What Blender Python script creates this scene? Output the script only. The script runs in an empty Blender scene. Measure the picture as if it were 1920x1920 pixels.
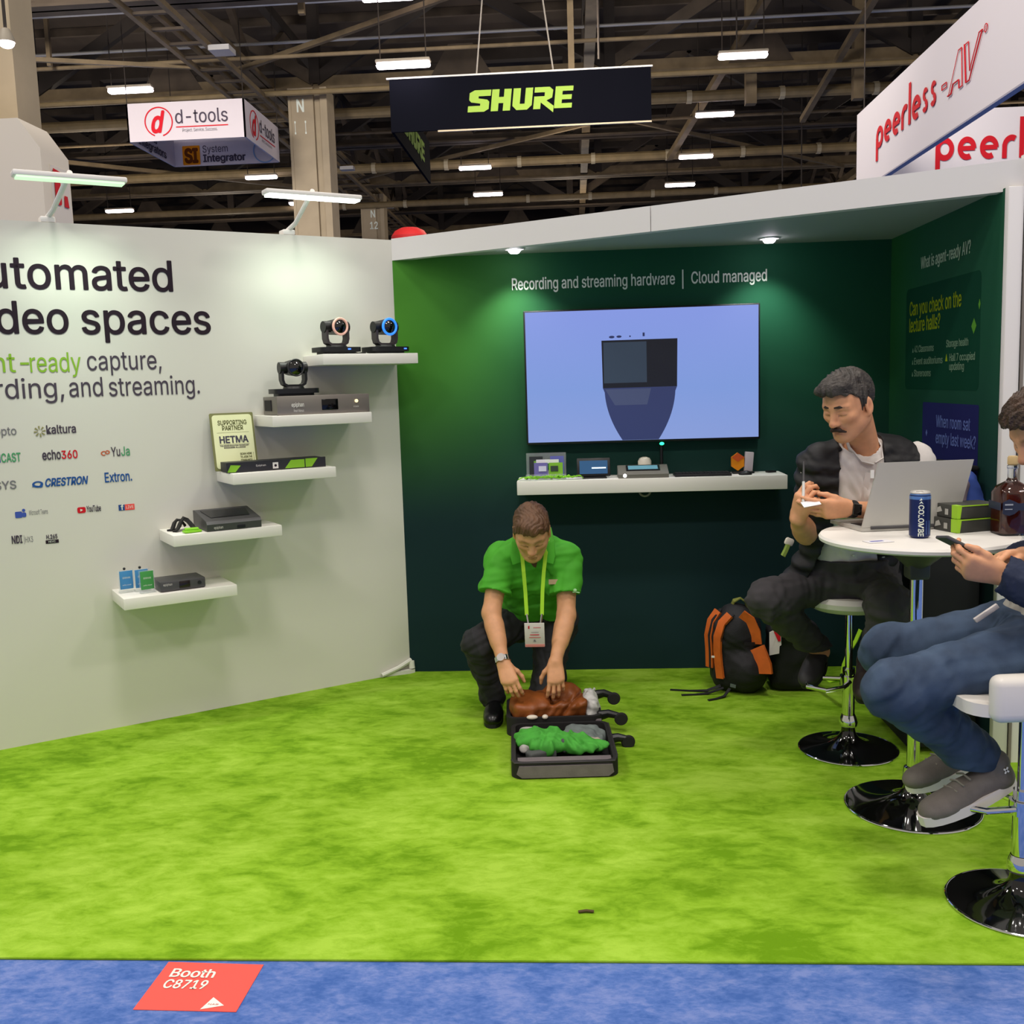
import bpy, bmesh, math, random
import numpy as np
from mathutils import Vector, Matrix
random.seed(7); RNG = np.random.RandomState(5)
SC = bpy.context.scene
COL = SC.collection
R = math.radians
# ------------------------------------------------------------------ camera
cam = bpy.data.cameras.new('camera'); camo = bpy.data.objects.new('camera', cam); COL.objects.link(camo)
cam.sensor_width = 36; cam.lens = 36*1900/1920.; cam.clip_end = 300; cam.clip_start = .05
def _cam(yaw, pitch, roll, H):
    cy, sy = math.cos(yaw), math.sin(yaw)
    f0 = Vector((-sy, cy, 0)); r0 = Vector((cy, sy, 0)); u0 = Vector((0, 0, 1))
    f = f0*math.cos(pitch)-u0*math.sin(pitch); u = u0*math.cos(pitch)+f0*math.sin(pitch)
    r = r0*math.cos(roll)-u*math.sin(roll); uu = u*math.cos(roll)+r0*math.sin(roll)
    m = Matrix((r, uu, -f)).transposed().to_4x4(); m.translation = (0, 0, H)
    return m
camo.matrix_world = _cam(R(3.704), R(7.183), R(1.7625), 1.5)
SC.camera = camo
# ------------------------------------------------------------------ world, light, exposure
SC.view_settings.view_transform = 'Standard'; SC.view_settings.look = 'None'
SC.view_settings.exposure = 0.0; SC.view_settings.gamma = 1.0; SC.view_settings.use_curve_mapping = False
W = bpy.data.worlds.new('hall_air'); SC.world = W; W.use_nodes = True
W.node_tree.nodes['Background'].inputs[0].default_value = (1.0, .90, .80, 1)
W.node_tree.nodes['Background'].inputs[1].default_value = 0.45
HALL_W = 268.0
for ix in (-7, 0, 7):                       # the hall's high bays above and in front of the booth
    for iy in (-5, 1, 7.5):
        l = bpy.data.lights.new('hall_bay', 'AREA'); l.shape = 'RECTANGLE'; l.size = 1.8; l.size_y = .7
        l.energy = HALL_W; l.color = (1, .94, .87)
        o = bpy.data.objects.new('hall_bay_light', l); COL.objects.link(o); o.location = (ix+.6, iy, 9.2)
for ix in (-16, 0, 16):                     # added fill points without fixtures, brightening the roof steel
    for iy in (20, 34, 48):
        l = bpy.data.lights.new('roof_fill', 'POINT'); l.shadow_soft_size = .5; l.energy = 420; l.color = (1, .86, .70)
        o = bpy.data.objects.new('roof_fill_light', l); COL.objects.link(o); o.location = (ix, iy, 7.6)
for x, y, e, ax in ((-9.5, 12, 720, -8), (.5, 10, 560, 0), (-2.5, 6.5, 230, 38)):   # added fill lamps, no fixtures, tilted to brighten the hanging banners
    l = bpy.data.lights.new('banner_fill', 'AREA'); l.size = 2.2; l.energy = e; l.color = (1, .93, .88); l.spread = R(100)
    o = bpy.data.objects.new('banner_fill_light', l); COL.objects.link(o); o.location = (x, y, 9.2); o.rotation_euler = (R(76), 0, R(-ax))
# ------------------------------------------------------------------ materials
def srgb(h):
    if isinstance(h, str):
        v = [int(h[i:i+2], 16)/255. for i in (0, 2, 4)]
    else: v = [x/255. for x in h]
    return tuple((x/12.92 if x <= .04045 else ((x+.055)/1.055)**2.4) for x in v)
MATS = {}
def mat(name, col, rough=.55, metal=0., emit=0., bump=0., bscale=200., var=0., vscale=6., col2=None, trans=0., ior=1.45, alpha=1., spec=.5, stretch=None, sheen=0., attr=False, coat=0.):
    if name in MATS: return MATS[name]
    if name.startswith('print_'): spec = .08
    m = bpy.data.materials.new(name); m.use_nodes = True; nt = m.node_tree; b = nt.nodes['Principled BSDF']
    c = srgb(col)+(1,)
    b.inputs['Base Color'].default_value = c; b.inputs['Roughness'].default_value = rough; b.inputs['Metallic'].default_value = metal
    b.inputs['Specular IOR Level'].default_value = spec; b.inputs['IOR'].default_value = ior
    b.inputs['Transmission Weight'].default_value = trans; b.inputs['Alpha'].default_value = alpha
    b.inputs['Coat Weight'].default_value = coat
    if sheen: b.inputs['Sheen Weight'].default_value = sheen; b.inputs['Sheen Roughness'].default_value = .5
    if emit:
        b.inputs['Emission Color'].default_value = c; b.inputs['Emission Strength'].default_value = emit
    tc = nt.nodes.new('ShaderNodeTexCoord'); src = tc.outputs['Object']
    if stretch:
        mp = nt.nodes.new('ShaderNodeMapping'); mp.inputs['Scale'].default_value = stretch
        nt.links.new(src, mp.inputs[0]); src = mp.outputs[0]
    if attr:
        at = nt.nodes.new('ShaderNodeVertexColor'); at.layer_name = 'Col'
        basesock = at.outputs[0]
        nt.links.new(basesock, b.inputs['Base Color'])
    if var:
        n = nt.nodes.new('ShaderNodeTexNoise'); n.inputs['Scale'].default_value = vscale; n.inputs['Detail'].default_value = 5; nt.links.new(src, n.inputs[0])
        r = nt.nodes.new('ShaderNodeValToRGB'); r.color_ramp.elements[0].position = .35; r.color_ramp.elements[1].position = .65
        c2 = srgb(col2)+(1,) if col2 else tuple(x*(1-var) for x in c[:3])+(1,)
        r.color_ramp.elements[0].color = c2; r.color_ramp.elements[1].color = c
        nt.links.new(n.outputs[0], r.inputs[0])
        if attr:
            r.color_ramp.elements[0].color = (1-var,)*3+(1,); r.color_ramp.elements[1].color = (1, 1, 1, 1)
            mx = nt.nodes.new('ShaderNodeMix'); mx.data_type = 'RGBA'; mx.blend_type = 'MULTIPLY'; mx.inputs[0].default_value = 1
            nt.links.new(basesock, mx.inputs[6]); nt.links.new(r.outputs[0], mx.inputs[7]); nt.links.new(mx.outputs[2], b.inputs['Base Color'])
        else: nt.links.new(r.outputs[0], b.inputs['Base Color'])
    if bump:
        n = nt.nodes.new('ShaderNodeTexNoise'); n.inputs['Scale'].default_value = bscale; n.inputs['Detail'].default_value = 4; nt.links.new(src, n.inputs[0])
        bp = nt.nodes.new('ShaderNodeBump'); bp.inputs['Strength'].default_value = bump; bp.inputs['Distance'].default_value = .01
        nt.links.new(n.outputs[0], bp.inputs['Height']); nt.links.new(bp.outputs[0], b.inputs['Normal'])
    MATS[name] = m
    return m
def V(*a): return Vector(a)
# ------------------------------------------------------------------ mesh builder
class MB:
    def __init__(s): s.bm = bmesh.new()
    def box(s, c, size, rot=None, bev=0., seg=2):
        m = Matrix.Translation(c) @ (rot.to_4x4() if rot else Matrix()) @ Matrix.Diagonal((*size, 1))
        g = bmesh.ops.create_cube(s.bm, size=1, matrix=m)
        if bev:
            es = {e for v in g['verts'] for e in v.link_edges}
            bmesh.ops.bevel(s.bm, geom=list(es), offset=bev, segments=seg, profile=.5, affect='EDGES')
        return s
    def bx(s, x0, x1, y0, y1, z0, z1, bev=0.):
        return s.box(((x0+x1)/2, (y0+y1)/2, (z0+z1)/2), (abs(x1-x0), abs(y1-y0), abs(z1-z0)), None, bev)
    def cyl(s, a, b, ra, rb=None, n=20, caps=True):
        a, b = Vector(a), Vector(b); rb = ra if rb is None else rb
        z = (b-a).normalized(); x = z.orthogonal().normalized(); y = z.cross(x)
        l0 = [s.bm.verts.new(a+(x*math.cos(t)+y*math.sin(t))*ra) for t in [2*math.pi*i/n for i in range(n)]]
        l1 = [s.bm.verts.new(b+(x*math.cos(t)+y*math.sin(t))*rb) for t in [2*math.pi*i/n for i in range(n)]]
        for i in range(n): s.bm.faces.new((l0[i], l0[(i+1) % n], l1[(i+1) % n], l1[i]))
        if caps:
            s.bm.faces.new(l0[::-1]); s.bm.faces.new(l1)
        return s
    def tube(s, pts, r, n=8):
        pts = [Vector(p) for p in pts]; rings = []; up = None
        for i, p in enumerate(pts):
            t = (pts[min(i+1, len(pts)-1)]-pts[max(i-1, 0)]).normalized()
            if up is None: up = t.orthogonal().normalized()
            up = (up-t*up.dot(t)).normalized(); sd = t.cross(up)
            rr = r[i] if isinstance(r, (list, tuple)) else r
            rings.append([s.bm.verts.new(p+(up*math.cos(a)+sd*math.sin(a))*rr) for a in [2*math.pi*k/n for k in range(n)]])
        for a, b in zip(rings, rings[1:]):
            for k in range(n): s.bm.faces.new((a[k], a[(k+1) % n], b[(k+1) % n], b[k]))
        s.bm.faces.new(rings[0][::-1]); s.bm.faces.new(rings[-1])
        return s
    def lathe(s, prof, c=(0, 0, 0), n=48, axis=None):
        c = Vector(c); q = axis.to_3x3() if axis else Matrix.Identity(3)
        rings = []
        for r, z in prof:
            if r < 1e-6: rings.append([s.bm.verts.new(c+q @ Vector((0, 0, z)))])
            else: rings.append([s.bm.verts.new(c+q @ Vector((r*math.cos(2*math.pi*k/n), r*math.sin(2*math.pi*k/n), z))) for k in range(n)])
        for a, b in zip(rings, rings[1:]):
            for k in range(n):
                f = [a[k % len(a)], a[(k+1) % len(a)], b[(k+1) % len(b)], b[k % len(b)]]
                f = list(dict.fromkeys(f))
                if len(f) > 2: s.bm.faces.new(f)
        return s
    def prism(s, pts, ext):                         # pts: planar loop of 3D points, ext: extrusion vector
        ext = Vector(ext); a = [s.bm.verts.new(Vector(p)) for p in pts]; b = [s.bm.verts.new(Vector(p)+ext) for p in pts]
        n = len(a)
        s.bm.faces.new(a[::-1]); s.bm.faces.new(b)
        for i in range(n): s.bm.faces.new((a[i], a[(i+1) % n], b[(i+1) % n], b[i]))
        return s
    def ribbon(s, pts, side, w, th):                # flat strap along pts, width direction side (vector or list)
        pts = [Vector(p) for p in pts]; rings = []
        for i, p in enumerate(pts):
            t = (pts[min(i+1, len(pts)-1)]-pts[max(i-1, 0)]).normalized()
            sd = Vector(side[i] if isinstance(side, list) else side); sd = (sd-t*sd.dot(t)).normalized(); nn = t.cross(sd)
            rings.append([s.bm.verts.new(p+sd*x*w/2+nn*y*th/2) for x, y in ((-1, -1), (1, -1), (1, 1), (-1, 1))])
        for a, b in zip(rings, rings[1:]):
            for k in range(4): s.bm.faces.new((a[k], a[(k+1) % 4], b[(k+1) % 4], b[k]))
        s.bm.faces.new(rings[0][::-1]); s.bm.faces.new(rings[-1])
        return s
    def ball(s, c, r, rot=None, n=24):
        r = (r, r, r) if isinstance(r, (int, float)) else r
        bmesh.ops.create_uvsphere(s.bm, u_segments=n, v_segments=n//2, radius=1, matrix=Matrix.Translation(c) @ (rot.to_4x4() if rot else Matrix()) @ Matrix.Diagonal((*r, 1)))
        return s
    def torus(s, c, Rr, r, q=None, n=40, m=10, a0=0, a1=2*math.pi):
        q = q or Matrix.Identity(3); full = abs(a1-a0-2*math.pi) < 1e-6
        k = n if full else n+1
        pts = [Vector(c)+q @ Vector((Rr*math.cos(a0+(a1-a0)*i/n), Rr*math.sin(a0+(a1-a0)*i/n), 0)) for i in range(k)]
        if not full: return s.tube(pts, r, m)
        rings = []
        zz = q @ Vector((0, 0, 1))
        for p in pts:
            rd = (p-Vector(c)).normalized()
            rings.append([s.bm.verts.new(p+(rd*math.cos(t)+zz*math.sin(t))*r) for t in [2*math.pi*j/m for j in range(m)]])
        for i in range(n):
            a, b = rings[i], rings[(i+1) % n]
            for j in range(m): s.bm.faces.new((a[j], a[(j+1) % m], b[(j+1) % m], b[j]))
        return s
    def mesh(s, name, sharp=35):
        bmesh.ops.recalc_face_normals(s.bm, faces=s.bm.faces[:])
        me = bpy.data.meshes.new(name); s.bm.to_mesh(me); s.bm.free()
        me.shade_smooth(); me.set_sharp_from_angle(angle=R(sharp))
        return me
def link(name, me, m=None, parent=None, label=None):
    o = bpy.data.objects.new(name, me); COL.objects.link(o)
    if m and len(me.materials) == 0: me.materials.append(m)
    if parent:
        o.parent = parent
        o.matrix_parent_inverse = parent_inv(parent)
    if label: o['label'] = label
    return o
def wm(o):
    m = o.matrix_basis.copy()
    if o.parent: m = wm(o.parent) @ o.matrix_parent_inverse @ m
    return m
def parent_inv(p): return wm(p).inverted()
def obj(name, mb, m, parent=None, label=None, sharp=35): return link(name, mb.mesh(name, sharp), m, parent, label)
def rebase(o):                                     # origin to the bottom middle of a one-mesh thing
    me = o.data; n = len(me.vertices); co = np.empty(n*3, np.float32); me.vertices.foreach_get('co', co); co = co.reshape(-1, 3)
    c = Vector(((co[:, 0].min()+co[:, 0].max())/2, (co[:, 1].min()+co[:, 1].max())/2, co[:, 2].min()))
    me.transform(Matrix.Translation(-c)); o.matrix_basis = o.matrix_basis @ Matrix.Translation(c)
def tag(o, label, cat, group=None, kind=None):
    o['label'] = label; o['category'] = cat
    if group: o['group'] = group
    if kind: o['kind'] = kind
    if o.type == 'MESH' and o.location.length < 1e-6: rebase(o)
    return o
def thing(name, label, cat, loc=(0, 0, 0), rz=0., group=None):
    o = bpy.data.objects.new(name, None); COL.objects.link(o); o.location = loc; o.rotation_euler = (0, 0, rz); o.empty_display_size = .1
    o['label'] = label; o['category'] = cat
    if group: o['group'] = group
    return o
def struct(name, mb, m, label=None):
    o = obj(name, mb, m); o['kind'] = 'structure'
    if label: o['label'] = label
    return o
def dup(root, label, loc=None, rz=None):
    r = root.copy(); COL.objects.link(r); r['label'] = label
    if loc is not None: r.location = loc
    if rz is not None: r.rotation_euler = (0, 0, rz)
    def rec(a, b):
        for ch in list(a.children):
            c = ch.copy(); COL.objects.link(c); mi = ch.matrix_parent_inverse.copy(); c.parent = b; c.matrix_parent_inverse = mi; rec(ch, c)
    rec(root, r)
    return r
# ------------------------------------------------------------------ lettering
import os
FONT = None
try:
    FONT = bpy.data.fonts.load(os.path.join(bpy.utils.system_resource('DATAFILES'), 'fonts', 'Inter.woff2'))   # a typeface Blender ships with
except Exception: FONT = None
def _textmesh(txt, bold=0., shear=0., space=1.):
    cu = bpy.data.curves.new('t', 'FONT')
    if FONT: cu.font = FONT
    cu.body = txt; cu.size = 1; cu.shear = shear; cu.space_character = space
    cu.resolution_u = 4; cu.fill_mode = 'FRONT'
    o = bpy.data.objects.new('t', cu); COL.objects.link(o); bpy.context.view_layer.update()
    me = bpy.data.meshes.new_from_object(o.evaluated_get(bpy.context.evaluated_depsgraph_get()))
    bpy.data.objects.remove(o); bpy.data.curves.remove(cu)
    if bold:                                       # heavier weight: the same outline struck several times a hair apart
        bm = bmesh.new(); bm.from_mesh(me); g = bm.verts[:]+bm.edges[:]+bm.faces[:]
        for k, (dx, dy) in enumerate(((1, 0), (-1, 0), (0, .8), (0, -.8), (.7, .6), (-.7, .6), (.7, -.6), (-.7, -.6))):
            d = bmesh.ops.duplicate(bm, geom=g)['geom']; bmesh.ops.translate(bm, verts=[v for v in d if isinstance(v, bmesh.types.BMVert)], vec=(dx*bold, dy*bold, k+1))
        bm.to_mesh(me); bm.free()
    return me
_d = _textmesh('d'); ASC = max(v.co.y for v in _d.vertices)
class Frame:
    def __init__(s, o, d, up=(0, 0, 1)):
        s.o = Vector(o); s.d = Vector(d).normalized(); s.up = Vector(up).normalized(); s.n = s.d.cross(s.up)
    def p(s, a, h, out=0.): return s.o+s.d*a+s.up*h+s.n*out
    def rot(s): return Matrix((s.d, s.up, s.n)).transposed()
def lettering(fr, txt, a0, base, asc, m, parent, a1=None, bold=0., shear=0., out=.0015, name='lettering', align='l', vert=False, space=1., label=None, cond=1.):
    me = _textmesh(txt, bold, shear, space)
    n = len(me.vertices); co = np.empty(n*3, np.float32); me.vertices.foreach_get('co', co); co = co.reshape(-1, 3)
    x0, x1 = co[:, 0].min(), co[:, 0].max(); sy = asc/ASC
    sx = sy*cond if a1 is None else (a1-a0)/(x1-x0)
    w = (x1-x0)*sx
    sh = a0 - (w if align == 'r' else w/2 if align == 'c' else 0)
    xx = (co[:, 0]-x0)*sx+sh; yy = co[:, 1]*sy
    P = np.array(fr.o)+np.outer(xx, fr.d)+np.outer(yy+base, fr.up)+np.outer(out+co[:, 2]*max(.00012, sy*.0006), fr.n)
    me.vertices.foreach_set('co', P.astype(np.float32).ravel()); me.update()
    me.name = name
    return link(name, me, m, parent, label)
def shape2(fr, loops, m, parent, name='logo_mark', out=.0012, th=.0006, label=None):      # flat printed shapes in a frame
    b = MB()
    for i, lp in enumerate(loops): b.prism([fr.p(x, y, out) for x, y in lp], fr.n*th*(1+.4*i))
    return obj(name, b, m, parent, label)
def arc(cx, cy, r0, r1, a0, a1, n=24, ry=1.):
    A = [a0+(a1-a0)*i/n for i in range(n+1)]
    return [(cx+r1*math.cos(R(a)), cy+r1*ry*math.sin(R(a))) for a in A]+[(cx+r0*math.cos(R(a)), cy+r0*ry*math.sin(R(a))) for a in A[::-1]]
def disc(cx, cy, r, n=28, ry=1.): return [(cx+r*math.cos(2*math.pi*i/n), cy+r*ry*math.sin(2*math.pi*i/n)) for i in range(n)]
def rect(x0, y0, x1, y1): return [(x0, y0), (x1, y0), (x1, y1), (x0, y1)]
def rrect(x0, y0, x1, y1, r, n=5):
    out = []
    for cx, cy, a in ((x1-r, y0+r, -90), (x1-r, y1-r, 0), (x0+r, y1-r, 90), (x0+r, y0+r, 180)):
        out += [(cx+r*math.cos(R(a+90*i/n)), cy+r*math.sin(R(a+90*i/n))) for i in range(n+1)]
    return out

def lobj(name, mb, m, parent, label=None, sharp=35):        # a part modelled in its parent's own axes
    o = link(name, mb.mesh(name, sharp), m, None, label); o.parent = parent
    return o
# ================================================================== materials
M_white = mat('white_laminate', 'e6e2dc', .45)
M_wallw = mat('white_fabric_graphic', 'd2cfc6', .8, bump=.04, bscale=600)
M_fascia = mat('fascia_white', 'dcd8d6', .6)
M_soffit = mat('soffit_grey', '9aa39c', .7)
M_ink = mat('print_ink', '2c222b', .7); M_ink2 = mat('print_ink_soft', '4c4450', .7); M_lime = mat('print_lime', '86b03a', .7)
M_wtxt = mat('print_white', 'dfe6da', .7); M_grey = mat('print_grey', '77757a', .7); M_blue = mat('print_blue', '2b5596', .7)
M_red = mat('print_red', 'c8202c', .6); M_grn = mat('print_green', '4f9a6a', .7); M_ind = mat('print_indigo', '454aa0', .7)
M_steel = mat('roof_steel', '54483a', .75, var=.4, vscale=1.5)
M_steel2 = mat('roof_steel_pale', '7c6b4f', .7, var=.35, vscale=2)
M_steeld = mat('roof_steel_dark', '322a23', .8, var=.4, vscale=1)
M_pipe = mat('pipe_tan', '857350', .6, var=.2, vscale=3)
M_deck = mat('roof_deck_metal', '4a3f33', .85, var=.5, vscale=.7, bump=.6, bscale=3, stretch=(1, .15, 1))
M_colm = mat('column_beige_paint', 'a8987c', .7, var=.12, vscale=2)
M_black = mat('black_plastic', '131315', .42); M_blackr = mat('black_rubber', '1a191a', .75)
M_chrome = mat('chrome', 'd8dadc', .06, 1.); M_blkgloss = mat('black_gloss_lacquer', '070707', .08, coat=.6)
M_alu = mat('brushed_aluminium', 'bcbab4', .45, .3); M_dkgrey = mat('dark_grey_metal', '4b4a4c', .45, .3); M_midgrey = mat('mid_grey_metal', '757069', .45, .35)

# ================================================================== floor and booth shell
def carpet(name, c1, c2, c3, sc, strength):
    m = bpy.data.materials.new(name); m.use_nodes = True; nt = m.node_tree; b = nt.nodes['Principled BSDF']; L = nt.links
    b.inputs['Roughness'].default_value = .95; b.inputs['Specular IOR Level'].default_value = .15
    tc = nt.nodes.new('ShaderNodeTexCoord')
    def noise(scale, st, rot, det=6, dist=0., ro=.5):
        mp = nt.nodes.new('ShaderNodeMapping'); mp.inputs['Scale'].default_value = st; mp.inputs['Rotation'].default_value = (0, 0, rot)
        L.new(tc.outputs['Object'], mp.inputs[0]); n = nt.nodes.new('ShaderNodeTexNoise'); n.inputs['Scale'].default_value = scale
        n.inputs['Detail'].default_value = det; n.inputs['Distortion'].default_value = dist; n.inputs['Roughness'].default_value = ro; L.new(mp.outputs[0], n.inputs[0]); return n.outputs[0]
    n1 = noise(sc*1.05, (1, 1.4, 1), .5, 9, .35, .62); n2 = noise(sc*4.2, (1, 1.9, 1), -.5, 8, .45, .66); n3 = noise(sc*.45, (1, 1, 1), 0., 3)
    def math_(op, a, v2):
        k = nt.nodes.new('ShaderNodeMath'); k.operation = op; L.new(a, k.inputs[0])
        if isinstance(v2, float): k.inputs[1].default_value = v2
        else: L.new(v2, k.inputs[1])
        return k.outputs[0]
    s = math_('ADD', math_('MULTIPLY', n1, .5), math_('ADD', math_('MULTIPLY', n2, .33), math_('MULTIPLY', n3, .17)))
    r = nt.nodes.new('ShaderNodeValToRGB'); e = r.color_ramp.elements
    e[0].position = .41; e[0].color = srgb(c1)+(1,); e[1].position = .59; e[1].color = srgb(c3)+(1,)
    k = e.new(.495); k.color = srgb(c2)+(1,)
    L.new(s, r.inputs[0])
    f = noise(900, (1, 1, 1), 0, 2)
    mx = nt.nodes.new('ShaderNodeMix'); mx.data_type = 'RGBA'; mx.blend_type = 'MULTIPLY'; mx.inputs[0].default_value = strength
    rr = nt.nodes.new('ShaderNodeValToRGB'); rr.color_ramp.elements[0].position = .3; rr.color_ramp.elements[1].position = .6
    rr.color_ramp.elements[0].color = (.5, .5, .5, 1); L.new(f, rr.inputs[0])
    L.new(r.outputs[0], mx.inputs[6]); L.new(rr.outputs[0], mx.inputs[7]); L.new(mx.outputs[2], b.inputs['Base Color'])
    bp = nt.nodes.new('ShaderNodeBump'); bp.inputs['Strength'].default_value = .5; bp.inputs['Distance'].default_value = .006
    L.new(math_('ADD', f, n2), bp.inputs['Height']); L.new(bp.outputs[0], b.inputs['Normal'])
    MATS[name] = m
    return m
M_green = carpet('lime_carpet_pile', '6b990f', '8cb829', 'a6ce44', 2.6, .3)
M_bluec = carpet('blue_carpet', '4468b2', '5a79c0', '7a8ecc', 9., .45)
floor = struct('floor', MB().bx(-60, 60, -14, 80, -.12, 0), M_bluec, 'blue exhibition hall carpet of the aisle')
gc = struct('floor_carpet', MB().bx(-4.2, 2.9, 2.473, 5.6, 0, .008, .003), M_green, 'bright lime green booth carpet with brushed pile marks')
BC = Vector((-0.898, 5.171, 0)); U = Vector((.8181, .57507, 0)).normalized(); N = Vector((.57507, -.8181, 0)).normalized()
FL = Frame(BC, U); FB = Frame((0, 5.17, 0), (1, 0, 0)); FR = Frame((1.56, 0, 0), (0, -1, 0))
FL_rot = Matrix((U, -N, Vector((0, 0, 1)))).transposed()       # local x along wall to the right, y into the wall
wl = struct('wall_left', MB().prism([FL.p(-4.2, 0), FL.p(0, 0), FL.p(0, 2.236), FL.p(-4.2, 2.236)], -N*.07), M_wallw, 'long angled white booth wall printed with headline and partner logos')
def greenprint(name, ax, x0, x1, LEAF):
    m = bpy.data.materials.new(name); m.use_nodes = True; nt = m.node_tree; b = nt.nodes['Principled BSDF']; L = nt.links
    b.inputs['Roughness'].default_value = .75; b.inputs['Specular IOR Level'].default_value = .25
    tc = nt.nodes.new('ShaderNodeTexCoord'); sp = nt.nodes.new('ShaderNodeSeparateXYZ'); L.new(tc.outputs['Object'], sp.inputs[0])
    def mr(sock, a, b_, c, d):
        k = nt.nodes.new('ShaderNodeMapRange'); k.interpolation_type = 'SMOOTHSTEP'; L.new(sock, k.inputs[0])
        for i, v in enumerate((a, b_, c, d)): k.inputs[i+1].default_value = v
        return k.outputs[0]
    def mix(f, a, c):
        k = nt.nodes.new('ShaderNodeMix'); k.data_type = 'RGBA'; L.new(f, k.inputs[0])
        for i, v in ((6, a), (7, c)):
            if isinstance(v, tuple): k.inputs[i].default_value = v
            else: L.new(v, k.inputs[i])
        return k.outputs[2]
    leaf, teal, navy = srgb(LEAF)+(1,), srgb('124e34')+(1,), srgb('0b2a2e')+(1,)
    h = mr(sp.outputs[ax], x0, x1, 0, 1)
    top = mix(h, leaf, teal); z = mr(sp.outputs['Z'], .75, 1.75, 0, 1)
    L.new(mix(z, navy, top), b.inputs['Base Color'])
    return m
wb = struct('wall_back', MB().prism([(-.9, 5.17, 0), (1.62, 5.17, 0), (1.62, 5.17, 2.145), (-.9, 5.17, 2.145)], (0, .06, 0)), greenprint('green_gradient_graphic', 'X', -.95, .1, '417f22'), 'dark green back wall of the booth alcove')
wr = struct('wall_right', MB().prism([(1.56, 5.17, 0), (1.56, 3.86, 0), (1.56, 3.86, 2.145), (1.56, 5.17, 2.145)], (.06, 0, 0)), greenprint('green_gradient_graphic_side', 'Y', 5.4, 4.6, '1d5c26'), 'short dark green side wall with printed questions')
# roof over the alcove: soffit board and the white fascia beam running from the corner to the right end post
cA, cB = Vector((-.9, 5.17, 0)), Vector((1.62, 3.845, 0))
struct('ceiling_soffit', MB().prism([(-.89, 5.2, 2.145), (cB.x, cB.y+.02, 2.145), (1.62, 5.23, 2.145), (-.89, 5.23, 2.145)], (0, 0, .05)), M_soffit, 'grey soffit under the booth roof')
fd = (cB-cA).normalized(); fn = Vector((fd.y, -fd.x, 0))
tb = MB(); L_ = (cB-cA).length
for t0, t1 in ((0, .493), (.4945, 1.)):
    p0, p1 = cA+fd*L_*t0, cA+fd*L_*t1
    tb.prism([p0+V(0, 0, 2.135), p1+V(0, 0, 2.135), p1+V(0, 0, 2.242), p0+V(0, 0, 2.242)], -fn*.05)
struct('trim_1', tb, M_fascia, 'white fascia beam along the front of the booth roof')
wend = struct('wall_end', MB().bx(1.63, 3.4, 3.83, 3.9, 0, 2.262), M_fascia, 'white booth wall facing the aisle at the right edge')
struct('trim_2', MB().bx(1.56, 1.615, 3.825, 3.86, 0, 2.145, .004), M_fascia, 'white edge post closing the green side wall')
struct('trim_3', MB().bx(1.618, 1.628, 3.82, 3.828, 0, 2.25), mat('shadow_joint', '7d756e', .8))

# ================================================================== printed graphics on the walls
Lw = lambda u0, txt, base, asc, m, u1=None, **k: lettering(FL, txt, -u0, base, asc, m, wl, None if u1 is None else -u1, **k)
Lw(1.746, 'tomated', 1.961, .132, M_ink, 1.089, bold=.012, name='headline_lettering'); Lw(1.759, 'Au', 1.961, .132, M_ink, align='r', bold=.012, cond=.93, name='headline_lettering')
Lw(1.817, 'deo', 1.775, .131, M_ink, 1.537, bold=.012, name='headline_lettering'); Lw(1.832, 'vi', 1.775, .131, M_ink, align='r', bold=.012, name='headline_lettering')
Lw(1.487, 'spaces', 1.773, .131, M_ink, .932, bold=.012, name='headline_lettering')
Lw(1.703, 'ready', 1.612, .082, M_lime, 1.502, bold=.003, name='subtitle_lettering'); Lw(1.706, 'Agent-', 1.614, .082, M_lime, align='r', bold=.003, cond=.92, name='subtitle_lettering')
Lw(1.477, 'capture,', 1.616, .082, M_ink2, 1.165, bold=.002, name='subtitle_lettering')
Lw(1.558, 'and', 1.504, .082, M_ink2, 1.421, bold=.003, name='subtitle_lettering'); Lw(1.579, 'recording,', 1.504, .082, M_ink2, align='r', bold=.003, cond=.92, name='subtitle_lettering')
Lw(1.396, 'streaming.', 1.502, .082, M_ink2, 1.002, bold=.002, name='subtitle_lettering')
Lw(1.93, 'Panopto', 1.353, .034, M_grey, 1.778, bold=.006, name='partner_logo')
Lw(1.662, 'kaltura', 1.350, .036, M_ink2, 1.544, bold=.018, name='partner_logo')
shape2(FL, [[(-1.688+x, 1.362+y) for x, y in [(r0*math.cos(a-w_), r0*math.sin(a-w_)), (r1*math.cos(a-w_*.9), r1*math.sin(a-w_*.9)), (r1*math.cos(a+w_*.9), r1*math.sin(a+w_*.9)), (r0*math.cos(a+w_), r0*math.sin(a+w_))]] for a, r0, r1, w_ in [(k*math.pi/4+.1, .008, .023, .16) for k in range(8)]], mat('print_khaki', '8e8a5c', .7), wl, 'partner_logo')
Lw(1.93, 'OPEN', 1.240, .036, M_blue, 1.848, bold=.02, name='partner_logo'); Lw(1.845, 'CAST', 1.240, .036, M_grn, 1.770, bold=.02, name='partner_logo')
Lw(1.687, 'echo', 1.240, .040, M_ink2, 1.613, bold=.022, name='partner_logo'); Lw(1.611, '360', 1.240, .034, M_red, 1.546, bold=.018, name='partner_logo')
shape2(FL, [arc(-1.438, 1.253, .008, .013, 20, 300, ry=.8), arc(-1.424, 1.257, .006, .011, 200, 480, ry=.8)], mat('print_orange', 'c0603a', .7), wl, 'partner_logo')
Lw(1.408, 'Yu', 1.238, .040, M_ink2, 1.37, bold=.01, name='partner_logo'); Lw(1.366, 'Ja', 1.238, .040, M_grn, 1.329, bold=.01, name='partner_logo')
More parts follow.
